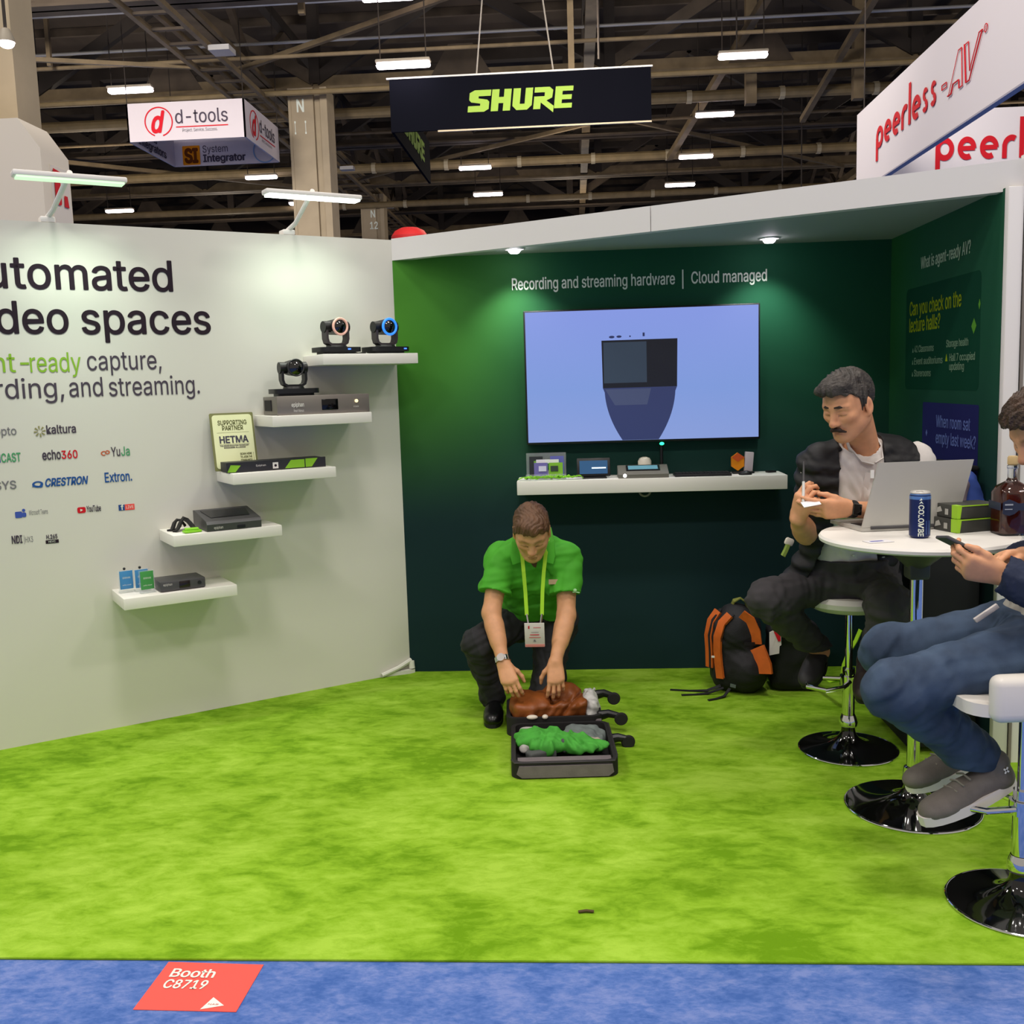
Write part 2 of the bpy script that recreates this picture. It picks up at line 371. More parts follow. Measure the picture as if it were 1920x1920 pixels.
Lw(1.94, 'Q-SYS', 1.126, .034, M_grey, 1.797, bold=.012, name='partner_logo')
Lw(1.685, 'CRESTRON', 1.125, .033, M_blue, 1.511, bold=.03, shear=.25, name='partner_logo')
shape2(FL, [arc(-1.714, 1.137, .013, .022, 10, 200, ry=.62), arc(-1.714, 1.136, .010, .021, 190, 380, ry=.62), [(-1.738, 1.128), (-1.70, 1.122), (-1.694, 1.127), (-1.728, 1.134)]], M_blue, wl, 'partner_logo')
Lw(1.443, 'Extron.', 1.125, .042, M_blue, 1.328, bold=.016, name='partner_logo')
shape2(FL, [rrect(-1.812, 1.0, -1.785, 1.027, .004), disc(-1.778, 1.031, .0065), rrect(-1.786, 1.002, -1.769, 1.022, .006)], mat('print_teams', '4257a8', .7), wl, 'partner_logo')
Lw(1.757, 'Microsoft Teams', 1.008, .021, M_grey, 1.684, name='partner_logo')
shape2(FL, [rrect(-1.566, .998, -1.532, 1.024, .007)], M_red, wl, 'partner_logo'); shape2(FL, [[(-1.554, 1.005), (-1.543, 1.011), (-1.554, 1.017)]], M_wtxt, wl, 'partner_logo', .002)
Lw(1.528, 'YouTube', 1.001, .026, M_ink2, 1.469, bold=.02, name='partner_logo')
shape2(FL, [rect(-1.395, .994, -1.369, 1.020)], mat('print_fblue', '2f4a86', .7), wl, 'partner_logo'); shape2(FL, [rect(-1.368, .994, -1.327, 1.020)], mat('print_fred', 'e8504c', .7), wl, 'partner_logo')
lettering(FL, 'f', -1.386, .997, .022, M_wtxt, wl, -1.374, bold=.03, out=.002, name='partner_logo'); lettering(FL, 'LIVE', -1.363, 1.001, .013, M_wtxt, wl, -1.332, out=.002, name='partner_logo')
Lw(1.834, 'NDI', .893, .032, M_ink2, 1.793, bold=.03, name='partner_logo'); Lw(1.786, '|HX3', .893, .024, M_grey, 1.752, name='partner_logo')
shape2(FL, [rect(-1.703, .878, -1.651, .893)], M_ink, wl, 'partner_logo'); Lw(1.699, 'H.265', .898, .018, M_ink2, 1.655, bold=.03, name='partner_logo')
lettering(FL, 'HEVC', -1.692, .882, .008, M_wtxt, wl, -1.664, out=.002, name='partner_logo')
lettering(FB, 'Recording and streaming hardware', -.30, 1.968, .056, M_wtxt, wb, .510, bold=.014)
lettering(FB, '|', .545, 1.962, .056, M_wtxt, wb, .552, bold=.01); lettering(FB, 'Cloud managed', .590, 1.968, .056, M_wtxt, wb, .960, bold=.014)
lettering(FR, 'What is agent-ready AV?', -4.735, 1.955, .05, mat('print_palegreen', 'b9cdb6', .7), wr, -4.16, bold=.012)
Mly = mat('print_yellowgreen', '97a81c', .7); Mpg = mat('print_dimgreen', '7f9f84', .7); Mpb = mat('print_paleblue', '6676b8', .7)
shape2(FR, [rrect(-4.93, 1.42, -4.05, 1.88, .03)], mat('print_panel_dark', '12412f', .75), wr, 'question_panel', .0004, .0003)
lettering(FR, 'Can you check on the', -4.876, 1.757, .062, Mly, wr, -4.244, bold=.01); lettering(FR, 'lecture halls?', -4.876, 1.682, .062, Mly, wr, -4.478, bold=.01)
for t, a, b_, z, a1 in (('42 Classrooms', -4.80, 0, 1.588, -4.55), ('Event auditoriums', -4.80, 0, 1.533, -4.44), ('Storerooms', -4.80, 0, 1.479, -4.58), ('Storage health', -4.40, 0, 1.598, -4.16), ('Hall 7 occupied', -4.36, 0, 1.540, -4.09), ('updating', -4.36, 0, 1.503, -4.20)):
    lettering(FR, t, a, z, .03, Mpg, wr, a1, bold=.01)
shape2(FR, [[(-4.83, z_), (-4.815, z_), (-4.8225, z_+.02)] for z_ in (1.588, 1.533, 1.479)], Mpg, wr); shape2(FR, [[(-4.41, 1.54), (-4.385, 1.54), (-4.397, 1.57)]], Mly, wr)
shape2(FR, [[(-4.11, 1.64), (-4.085, 1.67), (-4.11, 1.70), (-4.135, 1.67)]], mat('print_spark', '5d9a34', .7), wr); shape2(FR, [[(-4.06, 1.73), (-4.05, 1.75), (-4.06, 1.77), (-4.07, 1.75)]], mat('print_spark', '5d9a34', .7), wr)
shape2(FR, [rrect(-4.677, 1.08, -4.04, 1.365, .012)], mat('print_indigo_panel', '26285f', .75), wr, 'question_panel', .0006, .0004)
lettering(FR, 'When room sat', -4.50, 1.262, .05, Mpb, wr, -4.12, bold=.012); lettering(FR, 'empty last week?', -4.50, 1.192, .05, Mpb, wr, -4.06, bold=.012)
shape2(FR, [[(-4.62, 1.215), (-4.61, 1.23), (-4.62, 1.245), (-4.63, 1.23)]], Mpb, wr)

# ================================================================== exhibition hall
struct('wall_far', MB().bx(-60, 60, 66, 66.5, 0, 14), mat('far_wall_brown', '3a2f28', .9, var=.5, vscale=.4), 'dark far wall of the exhibition hall')
ceil = struct('ceiling', MB().bx(-60, 60, 6, 68, 13.2, 13.5), M_deck, 'dark corrugated metal roof deck of the hall')
def kid(name, mb, m, p): return obj(name, mb, m, p)
def beam(mb, a, b, w, h):
    a, b = Vector(a), Vector(b); d = (b-a); L0 = d.length; z = d.normalized(); x = z.cross(V(0, 0, 1)); x = x.normalized() if x.length > 1e-4 else V(1, 0, 0); y = z.cross(x)
    mb.box((a+b)/2, (w, h, L0), Matrix((x, y, z)).transposed())
    return mb
for i, y in enumerate((23, 30, 37, 44, 51, 58)):
    t = bpy.data.objects.new('roof_beam', None); COL.objects.link(t); t.location = (0, y, 10); t['kind'] = 'structure'; t['label'] = 'brown steel roof truss crossing the hall'
    hb = .42 if i % 2 else .3
    kid('bottom_chord', MB().bx(-42, 42, y-.3, y+.3, 10, 10.06).bx(-42, 42, y-.04, y+.04, 10, 10+hb), M_steel2 if i % 2 else M_steel, t)
    kid('top_chord', MB().bx(-42, 42, y-.2, y+.2, 12.7, 13.1), M_steeld, t)
    for k in range(-7, 7):
        x = k*4.2+(1.2 if i % 2 else 0); up = (k % 2 == 0)
        kid('diagonal', beam(MB(), (x, y, 10.3 if up else 12.8), (x+4.2, y, 12.8 if up else 10.3), .22, .34), M_steeld if k % 3 else M_steel, t)
        if k % 2 == 0: kid('post', beam(MB(), (x, y, 10.2), (x, y, 12.9), .3, .3), M_steeld, t)
        else: kid('gusset_plate', MB().prism([(x-.9, y-.05, 10.2), (x+.9, y-.05, 10.2), (x+.35, y-.05, 11.1), (x-.35, y-.05, 11.1)], (0, .1, 0)), M_steel, t)
for x in (-26, -8.7, .6, 12.5):           # longitudinal trusses
    t = bpy.data.objects.new('roof_beam', None); COL.objects.link(t); t.location = (x, 20, 10); t['kind'] = 'structure'; t['label'] = 'brown steel truss running down the hall'
    kid('bottom_chord', MB().bx(x-.14, x+.14, 15, 65, 10.1, 10.4), M_steel2, t)
    kid('top_chord', MB().bx(x-.12, x+.12, 15, 65, 12.4, 12.7), M_steeld, t)
    for k in range(14):
        y = 15+k*3.5; up = k % 2 == 0
        kid('diagonal', beam(MB(), (x, y, 10.3 if up else 12.5), (x, y+3.5, 12.5 if up else 10.3), .16, .2), M_steel, t)
t = bpy.data.objects.new('catwalk_beam', None); COL.objects.link(t); t.location = (-8.9, 20, 9.6); t['kind'] = 'structure'; t['label'] = 'catwalk rails running down the hall'
for dx, dz in ((-.45, 0), (.45, 0), (-.45, .5), (.45, .5)): kid('rail', MB().bx(-8.9+dx-.06, -8.9+dx+.06, 16, 62, 9.6+dz, 9.72+dz), M_steel2, t)
b = MB()
for k in range(46): b.bx(-9.35, -8.45, 16.4+k, 16.5+k, 9.62, 9.68)
kid('grating', b, M_steel, t)
for y in (24.5, 38, 46): kid('splice_box', MB().bx(-8.4, -7.9, y, y+.5, 9.5, 9.62), mat('pale_plate', 'a8a6a4', .6), t)
for y in range(17, 65, 2):
    pass
b = MB()
for k in range(23): b.bx(-45, 45, 15.5+k*2.2, 15.62+k*2.2, 12.95, 13.2)
kid('purlins', b, M_steel, ceil)
for (y, z, r, m) in ((29, 9.72, .075, M_pipe), (31.5, 9.75, .16, M_pipe), (38.5, 9.6, .17, M_pipe), (24.6, 10.5, .06, M_alu), (26.5, 9.9, .05, M_steel2), (45.5, 9.5, .14, M_pipe), (34.5, 9.9, .05, M_steel2), (27.6, 10.6, .04, M_alu)):
    p = kid('pipe', MB().cyl((-40, y, z), (40, y, z), r, n=10), m, ceil)
    if r > .1:
        for k in range(-4, 7): kid('pipe_collar', MB().cyl((k*2.7+.8, y, z), (k*2.7+.95, y, z), r+.03, n=10), mat('collar_pale', 'a89c80', .6), ceil)
for a, b_, w in (((-8.6, 27.5, 9.95), (-.4, 23.4, 10.6), .12), ((-16.5, 22.5, 9.3), (-8.6, 27.5, 9.95), .1), ((-8.6, 41.5, 9.8), (1.5, 34, 9.9), .12), ((5.5, 25, 11.5), (3.6, 38, 9.4), .2), ((-22, 33, 9.9), (-8.6, 44, 9.7), .13), ((1.5, 34, 9.9), (11, 43, 9.8), .12), ((7.6, 24, 11), (7.2, 33, 9.3), .16), ((-15.5, 26, 10), (-20, 30, 10), .12)):
    kid('brace', beam(MB(), a, b_, w, w), M_steel2, ceil)
for x, y, z0, w in ((.1, 24.2, 8.3, .14), (5.2, 30.5, 9.2, .3), (8.2, 30.5, 9.2, .3), (9.8, 30.5, 9, .2), (-6.0, 24, 10, .14), (-13, 26, 9.8, .1)):
    kid('hanger_post', MB().bx(x-w/2, x+w/2, y-w/2, y+w/2, z0, 13.1), M_steel2, ceil)
for x, y, z0 in ((.6, 20, 7.5), (-13.4, 24, 5.5), (-13.1, 24.3, 5.5), (6.6, 33, 7.5), (7.4, 34, 6.5), (10, 32, 7), (4.1, 26, 9.3)):
    kid('cable', MB().cyl((x, y, z0), (x, y, 13), .02, n=6), M_steeld, ceil)
# columns
def column(x, y, w, d, z1, label):
    b = MB().bx(x-w/2, x+w*.14, y-d/2, y+d/2, 0, z1).bx(x-w/2-.03, x-w/2+.05, y-d/2-.02, y-d/2+.05, 0, z1).bx(x+w*.14, x+w*.32, y-d/2+.12, y+d/2, 0, z1).bx(x+w*.32, x+w/2, y-d/2, y+d/2, 0, z1)
    return struct('column', b, M_colm, label)
cn = column(-7.35, 30, 1.08, .9, 10, 'beige steel column marked N 11 behind the left wall')
FC = Frame((-7.35, 29.55, 0), (1, 0, 0))
lettering(FC, 'N', -.33, 9.35, .34, M_wtxt, cn, -.12, bold=.02); lettering(FC, 'I', -.42, 8.75, .34, M_wtxt, cn, -.38, bold=.02); lettering(FC, 'I', -.12, 8.75, .34, M_wtxt, cn, -.08, bold=.02)
c2 = column(-8.7, 46, 1.0, .8, 10, 'distant beige steel column beyond the fascia corner')
FC2 = Frame((-8.7, 45.6, 0), (1, 0, 0)); lettering(FC2, 'N', -.1, 9.0, .3, M_wtxt, c2, .1, bold=.02); lettering(FC2, '12', -.15, 8.5, .3, M_wtxt, c2, .2, bold=.02)
b = MB().bx(-6.2, -5.12, 9.55, 9.97, 0, 10)
struct('column', b, M_colm, 'big beige column at the upper left edge').name = 'column'
# white column guard with the extinguisher pictogram
g = thing('column_guard', 'white boxy column housing with chamfered top behind the left wall', 'column cover', (-4.9, 9, 0))
pf = [(-6.2, 0), (-4.60, 0), (-4.60, 3.67), (-4.78, 3.93), (-6.2, 3.93)]
obj('housing', MB().prism([(x, 8.9, z) for x, z in pf], (0, .50, 0)), mat('guard_white', 'cfc6b8', .7), g)
FG = Frame((-4.60, 0, 0), (0, 1, 0))
obj('side_panel', MB().prism([(-4.60, 9.03, 0), (-4.60, 9.38, 0), (-4.60, 9.35, 3.56), (-4.60, 9.03, 3.56)], (.012, 0, 0)), mat('guard_panel', 'd8cfc2', .7), g)
shape2(FG, [rrect(9.07, 3.22, 9.17, 3.44, .03), [(9.08, 3.44), (9.16, 3.44), (9.27, 3.46), (9.27, 3.51), (9.06, 3.53), (9.05, 3.48)], [(9.22, 3.22), (9.30, 3.22), (9.28, 3.32), (9.23, 3.32)]], M_red, g, 'extinguisher_pictogram', .02, .002)
# red rounded banner peeping over the wall
rb = MB().lathe([(0, -.22), (.2, -.2), (.25, -.1), (.25, -.02), (.2, .05), (.12, .09), (0, .1)], (-2.18, 14, 3.55)); rb.cyl((-2.18, 14, 0), (-2.18, 14, 3.4), .05)
tag(obj('balloon_sign', rb, mat('red_fabric', 'd22a2a', .6)), 'small red rounded banner top just above the wall corner', 'banner')

# ------------------------------------------------------------------ hanging banners
Mban = mat('banner_white', 'ccc3c6', .75); Mbandk = mat('banner_charcoal', '0c0d14', .9, spec=.05)
dt = thing('hanging_sign', 'white square hanging banner with a red ringed letter mark', 'hanging banner', (-9.6, 27.5, 7.87))
x0, x1, y0, y1, z0, z1 = -11.12, -8.09, 26, 29, 7.87, 8.80
Fd = Frame((0, y0, 0), (1, 0, 0)); Fdr = Frame((x1, 0, 0), (0, 1, 0)); Fdb = Frame((0, y1-.04, 0), (1, 0, 0)); Fdl = Frame((x0+.04, 0, 0), (0, -1, 0))
Fdl = Frame((x0+.04, 0, 0), (0, 1, 0))
obj('front_panel', MB().bx(x0, x1, y0, y0+.04, z0, z1), Mban, dt); obj('right_panel', MB().bx(x1-.04, x1, y0, y1, z0, z1), Mban, dt)
obj('rear_panel', MB().bx(x0, x1, y1-.04, y1, z0, z1), Mban, dt); obj('left_panel', MB().bx(x0, x0+.04, y0, y1, z0, z1), Mban, dt)
for fr, cx, s in ((Fd, -10.3, 1.), (Fdr, 26.75, 1.)):
    shape2(fr, [arc(cx, 8.33, .335, .365, -75, 250, 40)], M_red, dt, 'logo_ring', .01, .004)
    lettering(fr, 'd', cx-.2, 8.08, .50, M_red, dt, cx+.17, bold=.03, shear=.3, out=.012, name='logo_letter')
    lettering(fr, 'd-tools', cx+.43, 8.27, .33, M_ink2, dt, cx+1.78, bold=.004, out=.012)
    shape2(fr, [rect(cx+.44, 8.17, cx+1.78, 8.195)], M_red, dt, 'logo_underline', .012, .003)
    lettering(fr, 'Project. Service. Success.', cx+.6, 8.06, .08, M_grey, dt, cx+1.5, out=.012)
shape2(Fdb, [rrect(-11.0+.15, 7.9, -10.35, 8.42, .03)], mat('print_amber', 'e08a14', .6), dt, 'logo_tile', .01, .004)
lettering(Fdb, 'SI', -10.80, 7.97, .36, mat('print_brown', '6a3410', .7), dt, -10.4, bold=.05, out=.02)
lettering(Fdb, 'System', -10.27, 8.22, .19, M_ink2, dt, -9.55, out=.01); lettering(Fdb, 'Integrator', -10.27, 7.97, .19, M_ink2, dt, -9.05, bold=.03, out=.01)
shape2(Fdb, [arc(-8.5, 8.2, .30, .33, 0, 360, 40)], mat('print_skyblue', '7d9fc4', .7), dt, 'logo_ring', .01, .003)
Fdl2 = Frame((x0+.04, 0, 0), (0, 1, 0)); lettering(Fdl2, 'Systems', 26.5, 8.2, .2, M_ink2, dt, 27.7, out=.02, bold=.02); lettering(Fdl2, 'integrators', 26.5, 7.95, .2, M_ink2, dt, 28.3, out=.02, bold=.02)
for x in (x0+.02, x1-.02):
    for y in (y0+.02, y1-.02): obj('hanging_cable', MB().cyl((x, y, z1), (x, y, 13), .012, n=5), M_steeld, dt)
sh = thing('hanging_sign', 'long charcoal hanging banner with lime green capital lettering', 'hanging banner', (-1, 23.3, 7.15))
Ms = mat('print_shure', '8fae4a', .7)
obj('front_panel', MB().bx(-3.945, 1.825, 23.3, 23.36, 7.155, 8.275), Mbandk, sh); obj('side_panel', MB().bx(-3.945, -3.885, 23.36, 29.2, 7.155, 8.275), Mbandk, sh)
obj('top_rail', MB().bx(-4.0, 1.86, 23.27, 23.33, 8.275, 8.31), M_alu, sh); obj('bottom_rail', MB().bx(-2.9, 1.83, 23.3, 23.36, 7.12, 7.155), mat('rail_pale', 'bfae90', .6), sh)
Fs = Frame((0, 23.3, 0), (1, 0, 0)); Fs2 = Frame((-3.885, 0, 0), (0, 1, 0))
def P(x, y, s=1.): return (x+y*.12*s, y)
def shure(fr, ax, w, h, base):
    k = w/4.72
    G = [[(0, 0), (.75, 0), (.95, .12), (.95, .45), (.85, .55), (.45, .62), (.45, .72), (1.0, .72), (1.0, 1), (.25, 1), (.03, .88), (.03, .56), (.13, .45), (.55, .38), (.55, .28), (0, .28)],
         [(1.05, 0), (1.38, 0), (1.38, .36), (1.6, .36), (1.6, 0), (1.93, 0), (1.93, 1), (1.6, 1), (1.6, .64), (1.38, .64), (1.38, 1), (1.05, 1)],
         [(2.02, .2), (2.22, 0), (2.7, 0), (2.9, .2), (2.9, 1), (2.57, 1), (2.57, .28), (2.35, .28), (2.35, 1), (2.02, 1)],
         [(2.98, 0), (3.3, 0), (3.3, .3), (3.9, -.18), (3.9, .12), (3.55, .38), (3.8, .5), (3.82, .85), (3.65, 1), (2.98, 1), (2.98, .76), (3.45, .76), (3.45, .58), (2.98, .58)],
         [(3.92, 0), (4.72, 0), (4.72, .22), (4.25, .22), (4.25, .39), (4.68, .39), (4.68, .61), (4.25, .61), (4.25, .78), (4.72, .78), (4.72, 1), (3.92, 1)]]
    for g_ in G: shape2(fr, [[(ax+x*k+y*h*.12, base+y*h) for x, y in g_]], Ms, sh, 'lettering', .012, .004)
shure(Fs, -2.22, 2.3, .46, 7.50); shure(Fs2, 24.6, 3.4, .5, 7.48)
for x in (-2.0, -.3): obj('hanging_cable', MB().cyl((x, 23.33, 8.28), (x+(.5 if x < -1 else -.6), 23.6, 13), .018, n=5), mat('cable_pale', '9a948a', .5), sh)
pe = thing('hanging_sign', 'large white hanging banner frame with red lettering at upper right', 'hanging banner', (6, 13, 4.2))
px, py = 4.31, 16.0
Mban2 = mat('banner_white_near', 'd6cfd0', .75); Mpr = mat('print_peerless', 'c4202b', .6)
obj('side_panel', MB().bx(px, px+.06, 8.8, py, 4.19, 5.33), Mban2, pe); obj('rear_panel', MB().bx(px, 11.2, py, py+.06, 4.19, 5.33), Mban2, pe)
obj('right_panel', MB().bx(11.14, 11.2, 8.8, py, 4.19, 5.33), Mban2, pe); obj('bottom_edge', MB().bx(px-.01, px+.07, 8.8, py, 4.17, 4.19), mat('banner_hem', '9a96a4', .7), pe)
Fp = Frame((px, 0, 0), (0, -1, 0)); Fpb = Frame((0, py, 0), (1, 0, 0))
def cap(x0, y0, x1, y1, r): # a stroke with round ends
    dx, dy = x1-x0, y1-y0; a = math.degrees(math.atan2(dy, dx))
    return [(x1+r*math.cos(R(a-90+18*i)), y1+r*math.sin(R(a-90+18*i))) for i in range(11)]+[(x0+r*math.cos(R(a+90+18*i)), y0+r*math.sin(R(a+90+18*i))) for i in range(11)]
def peerless(fr, ax, base, xh, k, txt):
    th = xh*.25; x = ax; r = xh/2*k; 
    def ring(cx, a0, a1): return [(cx+(p-cx)*k if False else p, q) for p, q in arc(cx, base+xh/2, (xh/2-th), xh/2, a0, a1, 30)]
    def sc(lp, cx): return [(cx+(p-cx)*k, q) for p, q in lp]
    for ch in txt:
        cx = x+xh/2*k
        if ch == 'p': L = [sc(arc(cx, base+xh/2, xh/2-th, xh/2, 0, 360, 36), cx), rect(x, base-xh*.55, x+th*k, base+xh*.5)]; ad = xh*k
        elif ch == 'e': L = [sc(arc(cx, base+xh/2, xh/2-th, xh/2, 0, 300, 36), cx), rect(x+th*k*.5, base+xh*.5-th*.4, x+xh*k-th*k*.3, base+xh*.5+th*.4)]; ad = xh*k
        elif ch == 'r': L = [rect(x, base, x+th*k, base+xh*.6), sc(arc(cx, base+xh*.5, xh/2-th, xh/2, 60, 180, 16), cx)]; ad = xh*.72*k
        elif ch == 'l': L = [rect(x, base, x+th*k, base+xh*1.75)]; ad = th*k
        elif ch == 's': L = [sc(arc(x+xh*.36*k, base+xh*.73, xh*.27-th*.8, xh*.27, 20, 270, 16), x+xh*.36*k), sc(arc(x+xh*.36*k, base+xh*.27, xh*.27-th*.8, xh*.27, -160, 90, 16), x+xh*.36*k)]; ad = xh*.72*k
        else: L = [rect(x, base+xh*.42, x+xh*.3*k, base+xh*.6)]; ad = xh*.3*k
        shape2(fr, L, Mpr, pe, 'lettering', .012, .004)
        x += ad+xh*.2*k
    return x
xe = peerless(Fp, -15.02, 4.60, .29, 1.055, 'peerless')
def outline(fr, lp, w):                      # hollow letters drawn as strokes
    L = []
    for (a, b_) in zip(lp, lp[1:]+lp[:1]): L.append(cap(*a, *b_, w))
    shape2(fr, L, Mpr, pe, 'lettering', .012, .004)
q = -12.45
outline(Fp, rect(q, 4.70, q+.14, 4.75), .006); q += .2
outline(Fp, [(q, 4.58), (q+.28, 4.99), (q+.38, 4.99), (q+.42, 4.58), (q+.33, 4.58), (q+.32, 4.67), (q+.16, 4.67), (q+.1, 4.58)], .006)
outline(Fp, [(q+.47, 4.99), (q+.57, 4.99), (q+.62, 4.68), (q+.86, 4.99), (q+.95, 4.99), (q+.62, 4.58), (q+.53, 4.58)], .006)
shape2(Fp, [arc(q+1.03, 4.98, .035, .045, 0, 360, 20)], Mpr, pe, 'lettering', .012, .004); lettering(Fp, 'R', q+1.012, 4.96, .04, Mpr, pe, out=.012)
peerless(Fpb, 5.44, 4.60, .335, .80, 'peerless')
for x, y in ((px+.03, 9.2), (px+.03, 15.8), (11.1, 15.8)): obj('hanging_cable', MB().cyl((x, y, 5.33), (x, y, 13), .01, n=5), M_steeld, pe)

# ------------------------------------------------------------------ high-bay lamps
M_lampglow = mat('lamp_glow', 'fff1fb', emit=14); M_lampbody = mat('lamp_body', '8f8676', .6)
def high_bay(loc, label):
    t = thing('high_bay_lamp', label, 'ceiling lamp', loc, 0, 'linear high-bay lamps in the hall roof')
    x, y, z = loc
    obj('housing', MB().bx(x-.6, x+.6, y-.14, y+.14, z+.05, z+.12, .03), M_lampbody, t)
    obj('diffuser', MB().bx(x-.59, x+.59, y-.11, y+.11, z-.055, z+.052, .05), M_lampglow, t)
    for dx in (-.5, .5): obj('hanger', MB().cyl((x+dx, y, z+.12), (x+dx, y, 12.9), .015, n=5), M_steeld, t)
    return t
LAMPS = [((-11.39, 27, 9.41), 'bright roof lamp above the white square banner'), ((-3.55, 22.9, 8.45), 'bright roof lamp at the left end of the charcoal banner top'),
         ((4.25, 26, 9.20), 'topmost bright roof lamp right of the charcoal banner'), ((4.53, 33, 9.58), 'roof lamp just below and right of the charcoal banner, second of its column'),
         ((4.42, 37, 9.18), 'third roof lamp down in the column right of the charcoal banner'), ((4.38, 42, 9.16), 'lowest roof lamp in the column right of the charcoal banner'),
         ((-3.42, 38, 9.34), 'roof lamp under the charcoal banner, upper of two'), ((-3.29, 42, 9.11), 'roof lamp under the charcoal banner, lower of two'),
         ((-11.34, 38, 9.34), 'roof lamp just below the right end of the white square banner'), ((-19.0, 43, 9.26), 'distant roof lamp low behind the left wall, under the white square banner'),
         ((-4.01, 24, 10.25), 'roof lamp cut by the top edge of the photo, above the charcoal banner')]
p0, l0 = LAMPS[0]; L0 = high_bay(p0, l0)
for p, l in LAMPS[1:]: dup(L0, l, p)
def dome(loc, r, label):
    t = thing('dome_lamp', label, 'ceiling lamp', loc); x, y, z = loc
    obj('shade', MB().lathe([(.02, r*1.6), (r*.5, r*1.5), (r*.9, r*.5), (r, 0), (r*.92, 0)], loc, 24), M_lampbody, t); obj('bulb', MB().ball((x, y, z), (r*.9, r*.9, r*.7)), M_lampglow, t)
    obj('hanger', MB().cyl((x, y, z+r*1.5), (x, y, 12.9), .015, n=5), M_steeld, t)
dome((-4.98, 9.2, 4.66), .075, 'round glowing lamp in front of the big beige column'); dome((-12.12, 45, 9.66), .17, 'tiny round lamp glowing behind the right arm light')
# ================================================================== left wall: arm lights, shelves, devices
RZ = math.atan2(U.y, U.x); RL = Matrix.Rotation(RZ, 3, 'Z')
def wbox(mb, a0, a1, n0, n1, z0, z1, bev=0.):      # box given along the left wall, out of it, and up
    return mb.box(FL.p((a0+a1)/2, (z0+z1)/2, (n0+n1)/2), (abs(a1-a0), abs(n1-n0), abs(z1-z0)), RL, bev)
M_led = mat('led_strip', 'f2fff2', emit=9); M_ledg = mat('led_strip_seen_edge_on', 'b9d9b4', emit=1.1)
def arm_light(a0, a1, ab, n, z, lab, e, glow):
    t = thing('arm_light', lab, 'wall light', FL.p(ab, 2.236), RZ, 'arm lights clipped on the left wall')
    am = (a0+a1)/2
    obj('light_bar', wbox(MB(), a0, a1, n-.035, n+.035, z, z+.022, .006), M_white, t)
    obj('led_strip', wbox(MB(), a0+.012, a1-.012, n-.03, n+.034, z-.007, z), glow, t)
    obj('arm', MB().tube([FL.p(ab, 2.258, -.03), FL.p(ab+.02, 2.285, .03), FL.p(am, z+.03, n)], .011, 10), M_white, t)
    obj('clamp', wbox(MB(), ab-.03, ab+.03, -.068, -.004, 2.237, 2.262, .006), M_white, t)
    l = bpy.data.lights.new('arm_light_lamp', 'AREA'); l.shape = 'RECTANGLE'; l.size = a1-a0-.04; l.size_y = .05; l.energy = e; l.color = (.80, 1, .80); l.spread = R(92)
    o = bpy.data.objects.new('arm_light_lamp', l); COL.objects.link(o)
    d = (FL.p(am, 1.62, 0)-FL.p(am, z-.012, n)).normalized()
    o.matrix_world = d.to_track_quat('-Z', 'Y').to_matrix().to_4x4(); o.matrix_world = Matrix.Translation(FL.p(am, z-.012, n)) @ (Matrix((U, d.cross(U) * 1, -d)).transposed()).to_4x4()
arm_light(-1.742, -1.32, -1.584, .30, 2.357, 'white LED arm light over the headline at the left', 1.7, M_ledg)
arm_light(-.745, -.295, -.53, .30, 2.357, 'white LED arm light above the camera shelf, with bright strip', 1.45, M_led)
SH = [(.50, .01, 1.665, 'topmost white floating shelf, carrying two cameras'), (.755, .27, 1.39, 'white floating shelf second from top, under the wide grey recorder'),
      (.95, .465, 1.142, 'middle white floating shelf holding the framed partner sign'), (1.227, .742, .893, 'white floating shelf second from bottom, with grey touch unit'),
      (1.45, .966, .644, 'lowest white floating shelf with three small cards')]
s0 = None
for u0, u1, z, lb in SH:
    if s0 is None:
        s0 = link('floating_shelf', MB().box((0, -.133, -.025), (.487, .266, .05), None, .003).mesh('floating_shelf'), M_white)
        tag(s0, lb, 'shelf', 'floating shelves on the left wall'); o = s0
    else: o = s0.copy(); COL.objects.link(o); o['label'] = lb
    o.matrix_basis = Matrix.Translation(FL.p(-(u0+u1)/2, z, 0)) @ Matrix.Rotation(RZ, 4, 'Z')
    o.location = FL.p(-(u0+u1)/2, z-.05, 0)
    o.data = s0.data
# the mesh was rebased to its bottom middle: put the offset back
for o in [x for x in COL.objects if x.name.startswith('floating_shelf')]:
    o.location = o.location + N*.133
